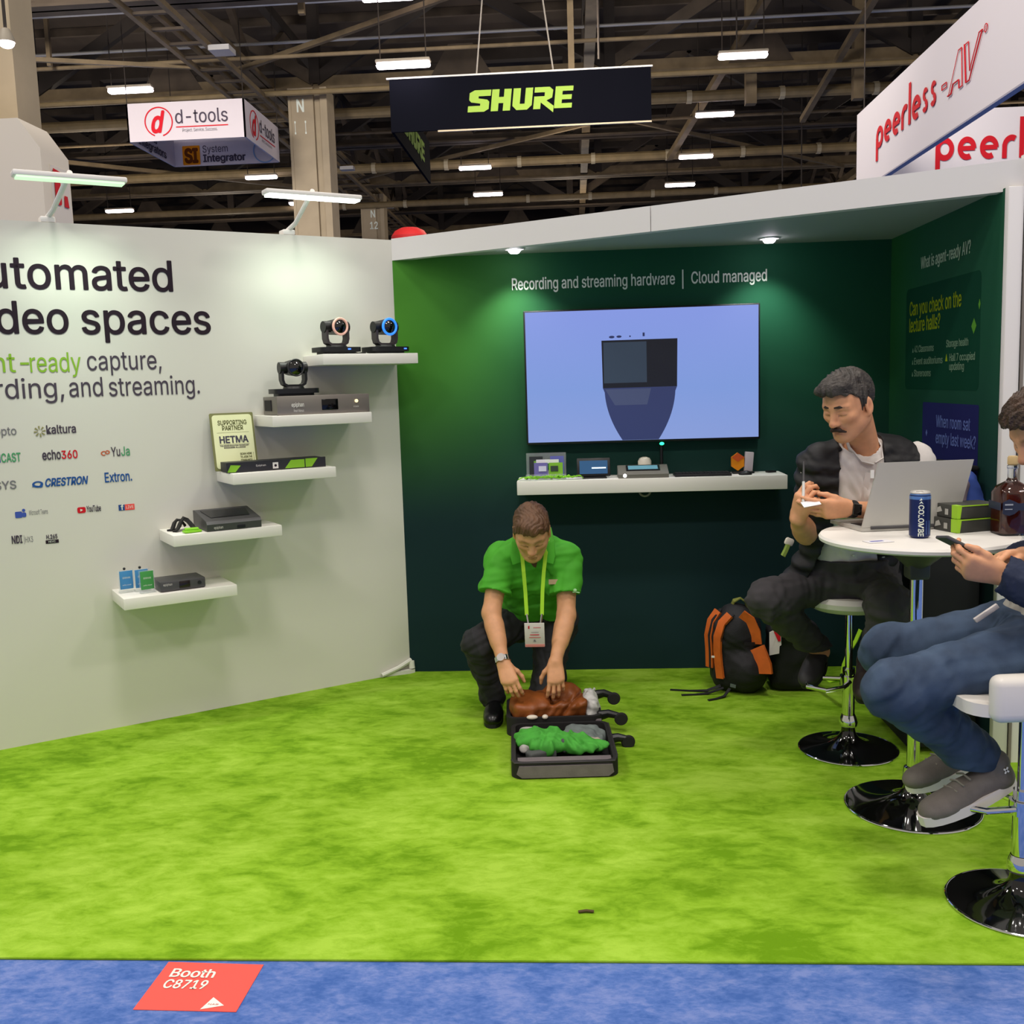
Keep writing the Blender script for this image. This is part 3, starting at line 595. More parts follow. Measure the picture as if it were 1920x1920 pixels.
# ---- pan-tilt cameras
M_glass = mat('lens_glass', '050608', .05, coat=1.)
def ptz(loc, lab, ring, yaw, led):
    t = thing('conference_camera', lab, 'camera', loc, RZ+yaw, 'pan-tilt cameras on the wall shelves')
    lobj('base', MB().prism([(x, y, .012) for x, y in rrect(-.108, -.07, .108, .07, .035)], (0, 0, .022)).prism([(x, y, 0) for x, y in rrect(-.088, -.055, .088, .055, .03)], (0, 0, .012)), M_black, t)
    lobj('turntable', MB().lathe([(.0, .034), (.05, .034), (.046, .044), (0, .044)], n=32), M_black, t)
    pts = [(-.056, 0, .125), (-.056, 0, .075), (-.05, 0, .056), (-.034, 0, .047), (.034, 0, .047), (.05, 0, .056), (.056, 0, .075), (.056, 0, .125)]
    lobj('yoke', MB().ribbon(pts, (0, 1, 0), .045, .012), M_black if not ring else mat('camera_grey_brown', '3d3638', .45), t)
    h = lobj('head', MB().cyl((0, .055, .13), (0, -.045, .13), .034, .04, 36).ball((0, .05, .13), (.034, .03, .034)).cyl((-.066, 0, .13), (.066, 0, .13), .027, n=28), M_black, t)
    if ring: lobj('light_ring', MB().torus((0, -.047, .13), .037, .006, Matrix.Rotation(R(90), 3, 'X')), ring, t)
    else: lobj('lens_rim', MB().torus((0, -.047, .13), .037, .004, Matrix.Rotation(R(90), 3, 'X')), mat('camera_rim', '2c2c2e', .3), t)
    lobj('lens', MB().lathe([(0, .012), (.018, .009), (.032, .002), (.032, -.004), (0, -.004)], (0, -.046, .13), 32, Matrix.Rotation(R(90), 3, 'X')), M_glass, t)
    if led: lobj('status_light', MB().box((.03 if led == 1 else .07, -.071, .024), (.014, .003, .006)), mat('led_blue', '3b6bff', emit=2.5), t)
    return t
ptz(FL.p(-.385, 1.665, .15), 'pan-tilt camera with pale pink ring, left on the top shelf', mat('ring_pink', 'd9a898', .4, emit=.25), R(8), 1)
ptz(FL.p(-.130, 1.665, .15), 'pan-tilt camera with glowing blue ring, right on the top shelf', mat('ring_blue', '2f7df0', .4, emit=1.0), R(8), 2)
ptz(FL.p(-.607, 1.477, .15), 'black pan-tilt camera standing on the wide grey recorder', None, R(0), 0)
cb = MB().tube([FL.p(-.33, 1.70, .03), FL.p(-.315, 1.722, .03), FL.p(-.29, 1.715, .03), FL.p(-.272, 1.68, .05), FL.p(-.262, 1.671, .12), FL.p(-.258, 1.671, .20)], .0045)
tag(obj('camera_cable', cb, M_blackr), 'thin black cable looping between the two cameras on the top shelf', 'cable')
# ---- rack recorder on shelf 2
r = thing('video_recorder', 'wide grey rack recorder with black display on second shelf', 'recorder', FL.p(-.485, 1.39, .12), RZ)
obj('body', wbox(MB(), -.715, -.275, .02, .235, 1.391, 1.476, .004), M_midgrey, r)
FR2 = Frame(FL.p(0, 0, .235), U)
obj('faceplate', wbox(MB(), -.722, -.268, .235, .241, 1.389, 1.478, .003), mat('faceplate_grey', '7f7872', .42, .4), r)
obj('display', wbox(MB(), -.508, -.428, .241, .244, 1.408, 1.458, .002), mat('display_black', '060607', .12), r)
lettering(FR2, 'epiphan', -.655, 1.428, .018, mat('print_silver', 'd4d0cb', .5), r, -.595, bold=.03, out=.008); lettering(FR2, 'Pearl Nexus', -.645, 1.404, .012, mat('print_silver', 'd4d0cb', .5), r, -.597, out=.008)
obj('power_button', MB().cyl(FR2.p(-.335, 1.445, .006), FR2.p(-.335, 1.445, .011), .008, n=20), mat('led_warm', 'ffe9b8', emit=.9), r)
lettering(FR2, 'POWER', -.35, 1.415, .007, mat('print_silver', 'd4d0cb', .5), r, -.325, out=.008)
obj('side_vent', MB().box(FL.p(-.717, 1.435, .10), (.006, .09, .05), RL), M_blackr, r)
# ---- partner sign on shelf 3, leaning on the wall
FS = Frame(FL.p(0, 1.144, .075), U, (V(0, 0, 1)*.985-N*.17))
sg = thing('framed_sign', 'cream SUPPORTING PARTNER sign standing on the middle shelf', 'sign', FL.p(-.873, 1.142, .06), RZ)
obj('board', MB().prism([FS.p(x, y, 0) for x, y in rrect(-.975, 0, -.772, .268, .006)], -FS.n*.006), mat('sign_olive', '77784a', .5), sg)
obj('paper', MB().prism([FS.p(x, y, .0006) for x, y in rrect(-.966, .009, -.781, .259, .014)], FS.n*.001), mat('sign_cream', 'e6e8b8', .6), sg)
Mol = mat('print_olive', '63653f', .7)
for t_, y, h, w, bo, mm in (('SUPPORTING', .212, .021, .135, .016, Mol), ('PARTNER', .187, .021, .098, .016, Mol), ('HETMA', .128, .031, .135, .03, mat('print_slate', '4f4d58', .7)), ('THE HIGHER EDUCATION TECHNOLOGY', .112, .006, .135, .02, M_ink2), ('MANAGERS ALLIANCE', .103, .006, .10, .02, M_ink2), ('SCAN HERE', .07, .009, .055, .02, Mol), ('TO JOIN THE', .055, .009, .055, .02, Mol), ('COMMUNITY', .04, .009, .055, .02, Mol)):
    cx = -.874 if y > .09 else -.825
    lettering(FS, t_, cx-w/2, y, h, mm, sg, cx+w/2, bold=bo, out=.002)
shape2(FS, [rect(-.95, .176, -.80, .1768), rect(-.945, .121, -.803, .1218), rect(-.79, .035, -.789, .08)], Mol, sg, 'rule_line', .002, .0003)
# ---- 1U unit on shelf 3
u1 = thing('rack_unit', 'slim black rack unit with lime green stripes on middle shelf', 'rack unit', FL.p(-.735, 1.142, .18), RZ)
obj('body', wbox(MB(), -.955, -.50, .09, .215, 1.143, 1.187, .002), mat('rack_black', '26262a', .5, .2), u1)
obj('faceplate', wbox(MB(), -.965, -.496, .215, .219, 1.143, 1.189), mat('rack_face', '2b2b31', .45, .2), u1)
F1 = Frame(FL.p(0, 0, .219), U); Ml2 = mat('stripe_lime', '7db324', .5)
for lp_ in ([(-.962, 1.146), (-.925, 1.146), (-.90, 1.174), (-.945, 1.178)], [(-.695, 1.147), (-.60, 1.147), (-.60, 1.184), (-.665, 1.184)], [(-.595, 1.147), (-.565, 1.147), (-.535, 1.186), (-.595, 1.186)]): shape2(F1, [lp_], Ml2, u1, 'green_stripe')
shape2(F1, [rect(-.752, 1.15, -.726, 1.178)], mat('label_white', 'd8d6d2', .5), u1, 'label_sticker'); lettering(F1, 'Epiphan', -.83, 1.165, .008, mat('print_silver', 'd4d0cb', .5), u1, -.785, out=.002)
shape2(F1, [disc(-.739, 1.164, .006)], M_ink, u1, 'label_mark', .002)
# ---- grey touch unit, lanyard cable and tag on shelf 4
g4 = thing('touch_controller', 'grey slab device with dark slanted screen on second lowest shelf', 'device', FL.p(-.96, .893, .16), RZ)
obj('body', MB().prism([FL.p(-1.08, z, n) for n, z in ((.035, .894), (.262, .894), (.266, .925), (.255, .938), (.06, .972), (.035, .97))], U*.245), M_dkgrey, g4)
sd = (FL.p(0, .972, .06)-FL.p(0, .938, .255)).normalized()
FT = Frame(FL.p(0, .9385, .25), U, sd)
obj('screen', MB().prism([FT.p(x, y, .001) for x, y in ((-1.045, .045), (-.87, .045), (-.855, .165), (-1.06, .165))], FT.n*.002), mat('display_black', '060607', .12), g4)
lettering(Frame(FL.p(0, 0, .266), U), 'epiphan', -1.05, .904, .012, mat('print_silver', 'd4d0cb', .5), g4, -1.01, out=.001); obj('port', wbox(MB(), -.945, -.91, .265, .268, .9, .912), M_black, g4)
pts = [FL.p(-1.195, .897, .16), FL.p(-1.18, .905, .15), FL.p(-1.165, .93, .14), FL.p(-1.15, .945, .13), FL.p(-1.135, .935, .14), FL.p(-1.122, .915, .15), FL.p(-1.115, .902, .16), FL.p(-1.115, .899, .19)]
ln = thing('lanyard', 'bunched black lanyard with lime green pouch on a low shelf', 'lanyard', FL.p(-1.13, .893, .15), RZ)
obj('strap', MB().ribbon(pts, N, .030, .008).ribbon([p+U*.012-N*.03+V(0, 0, .004) for p in pts[:7]], N, .03, .009).ribbon([p-U*.012-N*.05-V(0, 0, .006*(i % 2)) for i, p in enumerate(pts[:6])], N, .03, .009), M_blackr, ln)
obj('pouch', MB().box(FL.p(-1.135, .9, .22), (.075, .045, .010), Matrix.Rotation(RZ+.1, 3, 'Z'), .003).box(FL.p(-1.135, .909, .215), (.06, .04, .008), Matrix.Rotation(RZ-.15, 3, 'Z'), .003), mat('lime_plastic', '86cc28', .45), ln)
# ---- little cards and the encoder on shelf 5
def card(a, n, lab, col, clip):
    t = thing('card_block', lab, 'display card', FL.p(a, .644, n), RZ+R(4), 'little cards in clear stands on the lowest shelf')
    lobj('stand', MB().box((0, 0, .004), (.066, .03, .008), None, .001).box((0, .004, .05), (.066, .003, .1)), mat('clear_acrylic', 'eef4f4', .04, trans=.6, alpha=.35), t)
    c = lobj('card', MB().box((0, -.001, .056), (.056, .004, .08), None, .0008), mat('card_'+col, col, .5), t)
    fr = Frame((0, -.0035, 0), (1, 0, 0))
    x = lettering(fr, 'EPIPHAN', -.016, .062, .008, M_wtxt, c, .016, out=.0005); x.parent = c; x.matrix_parent_inverse = Matrix()
    x = lettering(fr, 'unify cloud', -.018, .032, .005, M_wtxt, c, .018, out=.0005); x.parent = c; x.matrix_parent_inverse = Matrix()
    if clip: lobj('clip', MB().ball((-.005, .002, .106), .006), M_black, t)
card(-1.408, .12, 'blue card in a clear stand, leftmost on the lowest shelf', '3d83b8', 1)
card(-1.345, .13, 'blue card in a clear stand, half hidden behind the green one', '3d83b8', 1)
card(-1.335, .19, 'green card in a clear stand beside the grey encoder', '3f8f46', 0)
e5 = thing('video_encoder', 'small dark grey box with square display on the lowest shelf', 'encoder', FL.p(-1.19, .644, .17), RZ)
obj('body', wbox(MB(), -1.292, -1.095, .09, .235, .646, .692, .006), M_dkgrey, e5); obj('display', wbox(MB(), -1.21, -1.163, .234, .238, .654, .685, .002), mat('display_brown', '1d1413', .2), e5)
lettering(Frame(FL.p(0, 0, .235), U), 'epiphan', -1.278, .672, .010, mat('print_silver', 'd4d0cb', .5), e5, -1.24, out=.0015); obj('knob', MB().cyl(FL.p(-1.122, .67, .234), FL.p(-1.122, .67, .24), .008, n=18), M_black, e5)
# white foot plate where the walls meet
ft = MB().prism([FL.p(-.17, 0.008, .005), FL.p(.012, .008, .005), FL.p(.012, .008, .03), FL.p(-.02, .008, .035)], V(0, 0, .02)); ft.cyl(FL.p(.0, .03, .02), FL.p(.0, .07, .012), .016, n=12).tube([FL.p(-.17, .02, .012), FL.p(-.08, .045, .018), FL.p(.0, .075, .012)], .012)
tag(obj('foot_cover', ft, mat('cloth_white', 'dcdad2', .8)), 'crumpled white cloth foot at the corner of the left wall', 'cloth')

# ================================================================== back wall: downlights, screen, shelf and its things
for x, y, lab in ((-.272, 4.97, 'small round downlight in the soffit left of the screen'), (.93, 4.95, 'small round downlight in the soffit right of the screen')):
    t = thing('downlight', lab, 'downlight', (x, y, 2.125), 0, 'downlights in the booth soffit')
    obj('trim_ring', MB().lathe([(.045, .02), (.045, .014), (.029, .012), (.029, .018)], (x, y, 2.125), 28), M_white, t)
    obj('lens', MB().lathe([(0, -.004), (.02, -.002), (.029, .008), (.029, .014), (0, .014)], (x, y, 2.124), 28), mat('downlight_glow', 'fff2ff', emit=40), t)
    l = bpy.data.lights.new('downlight_lamp', 'SPOT'); l.energy = 17; l.spot_size = R(95); l.spot_blend = .9; l.shadow_soft_size = .03; l.color = (.92, 1, .93)
    o = bpy.data.objects.new('downlight_lamp', l); COL.objects.link(o); o.location = (x, y, 2.10); o.rotation_euler = (R(16), 0, 0)
tv = thing('wall_screen', 'large flat screen showing a black box on pale blue', 'television', (.33, 5.17, 1.19))
obj('case', MB().bx(-.245, .915, 5.10, 5.168, 1.193, 1.858, .006), M_black, tv); Ft = Frame((0, 5.10, 0), (1, 0, 0))
def screenmat():
    m = bpy.data.materials.new('screen_picture'); m.use_nodes = True; nt = m.node_tree; b = nt.nodes['Principled BSDF']; L = nt.links
    b.inputs['Base Color'].default_value = (.01, .01, .012, 1); b.inputs['Roughness'].default_value = .25; b.inputs['Emission Strength'].default_value = .82
    tc = nt.nodes.new('ShaderNodeTexCoord'); sp = nt.nodes.new('ShaderNodeSeparateXYZ'); L.new(tc.outputs['Object'], sp.inputs[0])
    k = nt.nodes.new('ShaderNodeMapRange'); L.new(sp.outputs['Z'], k.inputs[0]); k.inputs[1].default_value = 1.2; k.inputs[2].default_value = 1.85
    r = nt.nodes.new('ShaderNodeValToRGB'); r.color_ramp.elements[0].color = srgb('93aaea')+(1,); r.color_ramp.elements[1].color = srgb('8fa4f4')+(1,); e = r.color_ramp.elements.new(.4); e.color = srgb('88a6ec')+(1,)
    L.new(k.outputs[0], r.inputs[0]); L.new(r.outputs[0], b.inputs['Emission Color'])
    return m
scr = obj('screen', MB().bx(-.236, .906, 5.097, 5.1005, 1.205, 1.849), screenmat(), tv)
def em(n, c, s=.8):
    return mat(n, c, .25, emit=s)
shape2(Ft, [[(.142, 1.466), (.508, 1.466), (.512, 1.70), (.139, 1.70)]], em('scr_dark', '10131d', .8), scr, 'screen_image', .0034, .0003)
shape2(Ft, [[(.148, 1.49), (.36, 1.49), (.36, 1.69), (.148, 1.69)]], em('scr_slate', '2a3646', .8), scr, 'screen_image', .0038, .0002)
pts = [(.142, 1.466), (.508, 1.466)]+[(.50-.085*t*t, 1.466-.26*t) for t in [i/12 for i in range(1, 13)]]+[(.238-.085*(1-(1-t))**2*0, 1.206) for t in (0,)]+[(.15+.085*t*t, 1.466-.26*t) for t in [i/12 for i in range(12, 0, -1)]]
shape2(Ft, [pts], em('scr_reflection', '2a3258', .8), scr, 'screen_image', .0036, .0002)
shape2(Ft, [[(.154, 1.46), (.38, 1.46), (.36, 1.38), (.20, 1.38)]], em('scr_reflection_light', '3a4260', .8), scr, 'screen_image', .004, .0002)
shape2(Ft, [disc(.19, 1.716, .014, 12, .45), disc(.226, 1.717, .013, 12, .45), disc(.28, 1.717, .004), rect(.342, 1.715, .352, 1.733)], em('scr_speck', '232a52', .8), scr, 'screen_image', .0038, .0002)
bs = tag(obj('wall_shelf', MB().bx(-.292, 1.018, 4.945, 5.17, .957, 1.026, .003), M_white), 'long white wall shelf below the screen', 'shelf')
ob = lambda n, mb, m, p, **k: obj(n, mb, m, p, **k)
tb_ = thing('brochure_holder', 'clear acrylic holder at the left end of the screen shelf', 'holder', (-.15, 5.03, 1.026))
Mcl = mat('clear_acrylic', 'eef4f4', .04, trans=.6, alpha=.35)
ob('back_plate', MB().box((-.15, 5.105, 1.09), (.20, .003, .125)), Mcl, tb_); ob('tray', MB().box((-.15, 5.055, 1.0275), (.20, .10, .002)).box((-.15, 5.004, 1.04), (.20, .003, .026)), Mcl, tb_)
BR = [(-.20, 5.078, 'dark brochure with green top in the left of the acrylic holder', '20262a', '6fa43a'), (-.095, 5.078, 'indigo brochure standing at the back right of the holder', '5a5fa8', '3f9a50'), (-.165, 5.062, 'white brochure in the middle of the acrylic holder', 'd9d6dc', 'b7b2c8'),
      (-.12, 5.055, 'white brochure with a green square in the holder', 'dfe2dc', '3f8048'), (-.175, 5.035, 'purple brochure at the front left of the holder', '6a62a4', 'c9c6e0'), (-.10, 5.03, 'lime green brochure with dark panel at the front of the holder', '79b02c', '2c3a30')]
for i, (x, y, lab, c1, c2) in enumerate(BR):
    t = thing('brochure', lab, 'brochure', (x, y, 1.031), 0, 'brochures in the acrylic holder'); h = .105-.012*(i//2)*1.2; w = .068
    lobj('cover', MB().box((0, 0, h/2), (w, .006, h), Matrix.Rotation(R(-6), 3, 'X')), mat('paper_'+c1, c1, .5), t)
    lobj('panel', MB().box((.008*(-1)**i, -.0045, h*.62), (w*.55, .003, h*.35), Matrix.Rotation(R(-6), 3, 'X')), mat('paper_'+c2, c2, .5), t)
gl = MB(); rr = random.Random(3)
for k in range(9):
    x = -.285+k*.028; pts = [(x+.02*math.sin(j*1.3+k), 4.955+.012*j+.006*math.sin(k*2+j), 1.029+.006*abs(math.sin(j*.9+k))) for j in range(7)]
    gl.ribbon([(x+.012*j+.01*math.sin(k+j), 4.962+.012*math.sin(j*.8+k*1.7)+.01, 1.032+.011*abs(math.sin(j+k*.7))+.002*(k % 3)) for j in range(8)], (0, 1, 0), .020, .004)
tag(obj('lanyard_pile', gl, mat('lime_strap', '86cc28', .6)), 'heap of lime green lanyards on the left end of the screen shelf', 'lanyards', kind='stuff')
tp = thing('tablet', 'small black tablet showing a blue screen on the screen shelf', 'tablet', (.086, 5.03, 1.026))
RXm = Matrix.Rotation(R(-14), 3, 'X')
ob('foot', MB().prism([(.03, 4.985, 1.027), (.15, 4.985, 1.027), (.13, 5.07, 1.027), (.05, 5.07, 1.027)], (0, 0, .008)).box((.09, 5.04, 1.05), (.05, .012, .05), RXm), M_black, tp)
ob('case', MB().box((.086, 5.02, 1.08), (.165, .012, .092), RXm, .004), M_black, tp)
sc = ob('screen', MB().box((.086, 5.0125, 1.081), (.138, .002, .066), RXm), em('tablet_blue', '1f4468', .7), tp)
ob('screen_image', MB().box((.04, 5.0132, 1.070), (.03, .0035, .018), RXm).box((.112, 5.0115, 1.077), (.07, .0035, .007), RXm), em('tablet_white', 'cfe0f0', .8), sc)
tc_ = thing('touch_controller', 'grey desktop touch controller on the screen shelf', 'device', (.327, 5.02, 1.026))
ob('body', MB().prism([(.205, y, z) for y, z in ((4.955, 1.027), (5.09, 1.027), (5.09, 1.075), (5.06, 1.083), (4.96, 1.052), (4.953, 1.045))], (.245, 0, 0)), mat('putty_grey', '6d6a62', .5), tc_)
RXs = Matrix.Rotation(math.atan2(.031, .10), 3, 'X'); ob('screen', MB().box((.328, 5.015, 1.0715), (.165, .065, .004), RXs), M_black, tc_); ob('display', MB().box((.328, 5.015, 1.0735), (.145, .048, .002), RXs), em('lcd_teal', '5b8796', .5), tc_)
ob('button', MB().cyl((.237, 4.952, 1.04), (.237, 4.957, 1.04), .009, n=18), mat('led_white', 'ffffff', emit=2.), tc_)
tag(obj('round_speaker', MB().lathe([(0, .0), (.030, 0), (.034, .03), (.034, .07), (.026, .085), (.012, .091), (0, .092)], (.345, 5.125, 1.026), 32), mat('cream_plastic', 'ddd3c4', .5)), 'cream round puck behind the grey touch controller', 'speaker')
mc = thing('desk_microphone', 'thin black pole with green light standing below the screen', 'microphone', (.43, 5.09, 1.026))
ob('foot', MB().lathe([(0, 0), (.022, 0), (.02, .03), (.012, .04), (0, .04)], (.43, 5.125, 1.026), 20), M_black, mc); ob('pole', MB().cyl((.43, 5.125, 1.06), (.43, 5.125, 1.178), .008, n=12), M_black, mc); ob('light', MB().ball((.43, 5.10, 1.183), (.012, .012, .008)), mat('led_green', '2fe0a0', emit=2.2), mc)
kb = thing('keyboard', 'low black keyboard lying on the right of the screen shelf', 'keyboard', (.62, 5.0, 1.026))
ob('body', MB().bx(.48, .755, 4.965, 5.075, 1.027, 1.039, .003), M_black, kb)
kk = MB()
for r_ in range(5):
    for c_ in range(15): kk.bx(.487+c_*.0176, .487+c_*.0176+.0145, 4.972+r_*.0195, 4.972+r_*.0195+.016, 1.039, 1.0425)
ob('keys', kk, M_blackr, kb)
aw = thing('award_block', 'small orange and clear hexagon award on the screen shelf', 'award', (.84, 5.08, 1.026))
Fa = Frame((0, 5.07, 0), (1, 0, 0))
ob('hexagon', MB().prism([Fa.p(.80+.036*math.cos(R(30+60*i)), 1.085+.045*math.sin(R(30+60*i))) for i in range(6)], (0, .02, 0)), mat('amber', 'e08a1c', .25), aw)
ob('top_facet', MB().prism([Fa.p(.80, 1.085, .002), Fa.p(.832, 1.107, .002), Fa.p(.80, 1.13, .002), Fa.p(.77, 1.107, .002)], (0, .002, 0)), mat('amber_red', 'c8582a', .25), aw)
ob('clear_block', MB().box((.855, 5.085, 1.082), (.042, .03, .1), Matrix.Rotation(R(5), 3, 'Y'), .003), mat('frosted_block', 'd6ccd2', .2, trans=.3), aw); ob('plinth', MB().bx(.775, .88, 5.06, 5.11, 1.026, 1.036, .002), M_black, aw)
tag(obj('computer_mouse', MB().ball((.825, 5.0, 1.031), (.033, .022, .016)).bx(.797, .853, 4.984, 5.016, 1.0265, 1.03, .001), M_black), 'black mouse in front of the amber award', 'mouse')
tag(obj('remote_control', MB().box((.965, 5.09, 1.031), (.045, .03, .009), Matrix.Rotation(.4, 3, 'Z'), .002), M_black), 'tiny black remote at the right end of the screen shelf', 'remote')
tag(obj('cable_loop', MB().torus((.338, 5.03, .957), .028, .005, Matrix.Rotation(R(90), 3, 'X'), a0=R(175), a1=R(365), n=20), mat('cable_grey', '8d8c84', .5)), 'loop of grey cable hanging under the screen shelf', 'cable')

# ================================================================== bar table, stools and what is on the table
TC = (1.135, 3.43)
tt = thing('bar_table', 'round white bar table on a black trumpet base', 'table', (TC[0], TC[1], .008))
ob('table_top', MB().lathe([(0, .928), (.30, .928), (.316, .935), (.318, .945), (.312, .953), (0, .953)], (*TC, .008), 72), M_white, tt)
def trumpet(mb, c, r, z0=.008, neck=.03, h=.10):
    prof = [(0, .0), (r, 0), (r, .004), (r*.985, .008)]+[(neck+(r*.985-neck)*((1-t)**2.2), .008+h*(t**1.6)) for t in [i/14 for i in range(1, 15)]]+[(neck, .008+h+.02), (0, .008+h+.02)]
    return mb.lathe(prof, (*c, z0), 72)
ob('base', trumpet(MB(), TC, .222, h=.075), M_blkgloss, tt); ob('base_rim', MB().torus((*TC, .011), .222, .004, n=72), M_chrome, tt)
ob('column', MB().cyl((*TC, .09), (*TC, .86), .021, n=28), M_chrome, tt); ob('collar', MB().lathe([(.022, 0), (.036, .002), (.03, .05), (.022, .055)], (*TC, .10), 32), M_chrome, tt)
ob('mount', MB().lathe([(.03, -.09), (.05, -.07), (.11, -.02), (.13, 0), (0, 0)], (*TC, .935), 36).box((TC[0], TC[1], .865), (.07, .07, .11), None, .01), M_dkgrey, tt)
M_seat = mat('stool_white_vinyl', 'd8d3cc', .4, bump=.02, bscale=60)
def stool(c, lab, z, rz, back, fa=0.):
    t = thing('bar_stool', lab, 'bar stool', (c[0], c[1], .008), rz, 'chrome bar stools round the bar table')
    O = (0, 0)
    lobj('base', trumpet(MB(), O, .19, 0, .026, .085), M_blkgloss, t); lobj('base_rim', MB().torus((0, 0, .004), .19, .004, n=72), M_chrome, t)
    lobj('collar', MB().lathe([(.02, 0), (.034, .004), (.036, .02), (.03, .04), (.026, .05)], (0, 0, .095), 32), M_chrome, t)
    lobj('outer_tube', MB().cyl((0, 0, .1), (0, 0, .335), .024, n=28), M_chrome, t); lobj('gas_lift', MB().cyl((0, 0, .33), (0, 0, z-.04), .0145, n=24), M_chrome, t)
    Rf = Matrix.Rotation(fa, 3, 'Z')
    fr = lobj('footrest', MB().tube([Rf @ Vector(p) for p in [(-.015, -.028, .285), (-.08, -.075, .283), (-.15, -.07, .28), (-.185, 0, .28), (-.15, .07, .28), (-.08, .075, .283), (-.015, .028, .285)]], .0095, 10).lathe([(.026, -.02), (.034, -.02), (.034, .02), (.026, .02)], (0, 0, .285), 24), M_chrome, t)
    lobj('seat', MB().lathe([(0, -.045), (.06, -.045), (.14, -.03), (.172, -.008), (.178, .012), (.165, .03), (.10, .034), (0, .03)], (0, 0, z), 48) if not back else MB().prism([(x, y, z-.045) for x, y in rrect(-.185, -.225, .16, .175, .07)], (0, 0, .034)).lathe([(0, -.07), (.09, -.07), (.1, -.04), (0, -.04)], (0, 0, z), 32), M_seat, t)
    if back: lobj('backrest', MB().box((.162, 0, z+.008), (.058, .37, .125), None, .026, 5), M_seat, t)
    lobj('height_lever', MB().cyl((.03, -.05, z-.05), (.06, -.17, z-.06), .005, n=8), M_chrome, t)
    return t
stool((1.062, 3.985), 'white bar stool with chrome pole, under the man in the black vest', .61, R(20), False)
stool((1.215, 2.77), 'white bar stool with low back, cut by the right edge', .645, R(-84), True, R(84-30))
# ---- laptop
lp = thing('laptop', 'silver laptop seen from behind on the bar table', 'laptop', (1.11, 3.5, .961))
lb0 = V(.972, 3.50, .9625); 
ld = V(.36, .05, 0).normalized(); lperp = V(-ld.y, ld.x, 0)          # hinge direction, and the way towards the man
LWd = .335
up = (V(0, 0, 1)*.235-lperp*.012+ld*.022)
cs = MB().prism([lb0+ld*a+lperp*b_ for a, b_ in ((0, 0), (LWd, 0), (LWd-.02, .23), (-.02, .23))], (0, 0, .012))
ob('keyboard_base', cs, M_alu, lp)
lid = MB().prism([lb0+V(0, 0, .013), lb0+ld*LWd+V(0, 0, .013), lb0+ld*(LWd+.028)+up, lb0+ld*.028+up+V(0, 0, 0)], lperp*.008)
ob('screen_lid', lid, M_alu, lp); ob('keys', MB().prism([lb0+ld*a+lperp*b_+V(0, 0, .0122) for a, b_ in ((.02, .03), (LWd-.03, .03), (LWd-.04, .12), (.01, .12))], (0, 0, .0015)), M_black, lp)
ob('hinge', MB().cyl(lb0+ld*.03+V(0, 0, .012), lb0+ld*(LWd-.03)+V(0, 0, .012), .006, n=10), M_dkgrey, lp)
tag(obj('sticky_note', MB().box(lb0+ld*.012+up*.84+lperp*.004, (.012, .004, .028), Matrix.Rotation(.1, 3, 'Z')), mat('label_white', 'd8d6d2', .5)), 'small white tag sticking out at the left edge of the laptop lid', 'note')
cd = thing('name_card', 'flat white card lying on the table in front of the laptop', 'card', (.99, 3.28, .962)); RC = Matrix.Rotation(.25, 3, 'Z')
ob('sheet', MB().box((.965, 3.29, .9625), (.085, .05, .001), RC), mat('card_white', 'e2e0e4', .5), cd); ob('print', MB().box((.96, 3.29, .9632), (.045, .012, .0004), RC), M_ind, cd)
# ---- can
cn_ = thing('drink_can', 'navy slim drink can with white upright lettering on the table', 'can', (1.118, 3.36, .961))
cc = (1.118, 3.36)
ob('body', MB().lathe([(0, .002), (.026, .0), (.033, .009), (.033, .139), (.0305, .146)], (*cc, .961), 40), mat('can_navy', '1c2a5e', .3, .5), cn_)
ob('lid', MB().lathe([(.0305, .146), (.0315, .1495), (.029, .153), (.027, .1495), (0, .1495)], (*cc, .961), 36).box((cc[0]-.002, cc[1], 1.1125), (.02, .012, .003)), M_alu, cn_)
ob('band', MB().lathe([(.0332, .128), (.0332, .138), (.0308, .1455)], (*cc, .961), 40), mat('can_sky', '5b86c8', .3, .5), cn_)
def on_cyl(o, c, r, a0):                          # wrap flat lettering round a can
    n = len(o.data.vertices); co = np.empty(n*3, np.float32); o.data.vertices.foreach_get('co', co); co = co.reshape(-1, 3)
    a = a0+co[:, 0]/r; rr_ = r+co[:, 1]
    o.data.vertices.foreach_set('co', np.stack([c[0]+rr_*np.sin(a), c[1]-rr_*np.cos(a), co[:, 2]], 1).astype(np.float32).ravel()); o.data.update()
Fv = Frame((0, 0, 0), (0, 0, -1), (1, 0, 0)) 
for txt, a0, a1 in (('COLOMBE', -1.072, -.969),):
    o = lettering(Fv, txt, a0, -.008, .0165, M_wtxt, cn_, a1, bold=.025, out=0.)
    o.data.transform(Matrix.Translation((0, .0004, 0))); on_cyl(o, cc, .0332, R(-12))
o = shape2(Frame((0, 0, 0), (1, 0, 0)), [[(-.007, 1.075), (0, 1.079), (.007, 1.075), (.0, 1.085)], [(-.006, 1.086), (.003, 1.088), (.0, 1.095)]], M_wtxt, cn_, 'logo_mark', .0, .0002); on_cyl(o, cc, .0334, R(-12))
o = shape2(Frame((0, 0, 0), (1, 0, 0)), [rect(-.006, .975, .008, 1.02)], mat('can_sky', '5b86c8', .3, .5), cn_, 'stripe', .0, .0002); on_cyl(o, cc, .0332, R(28))
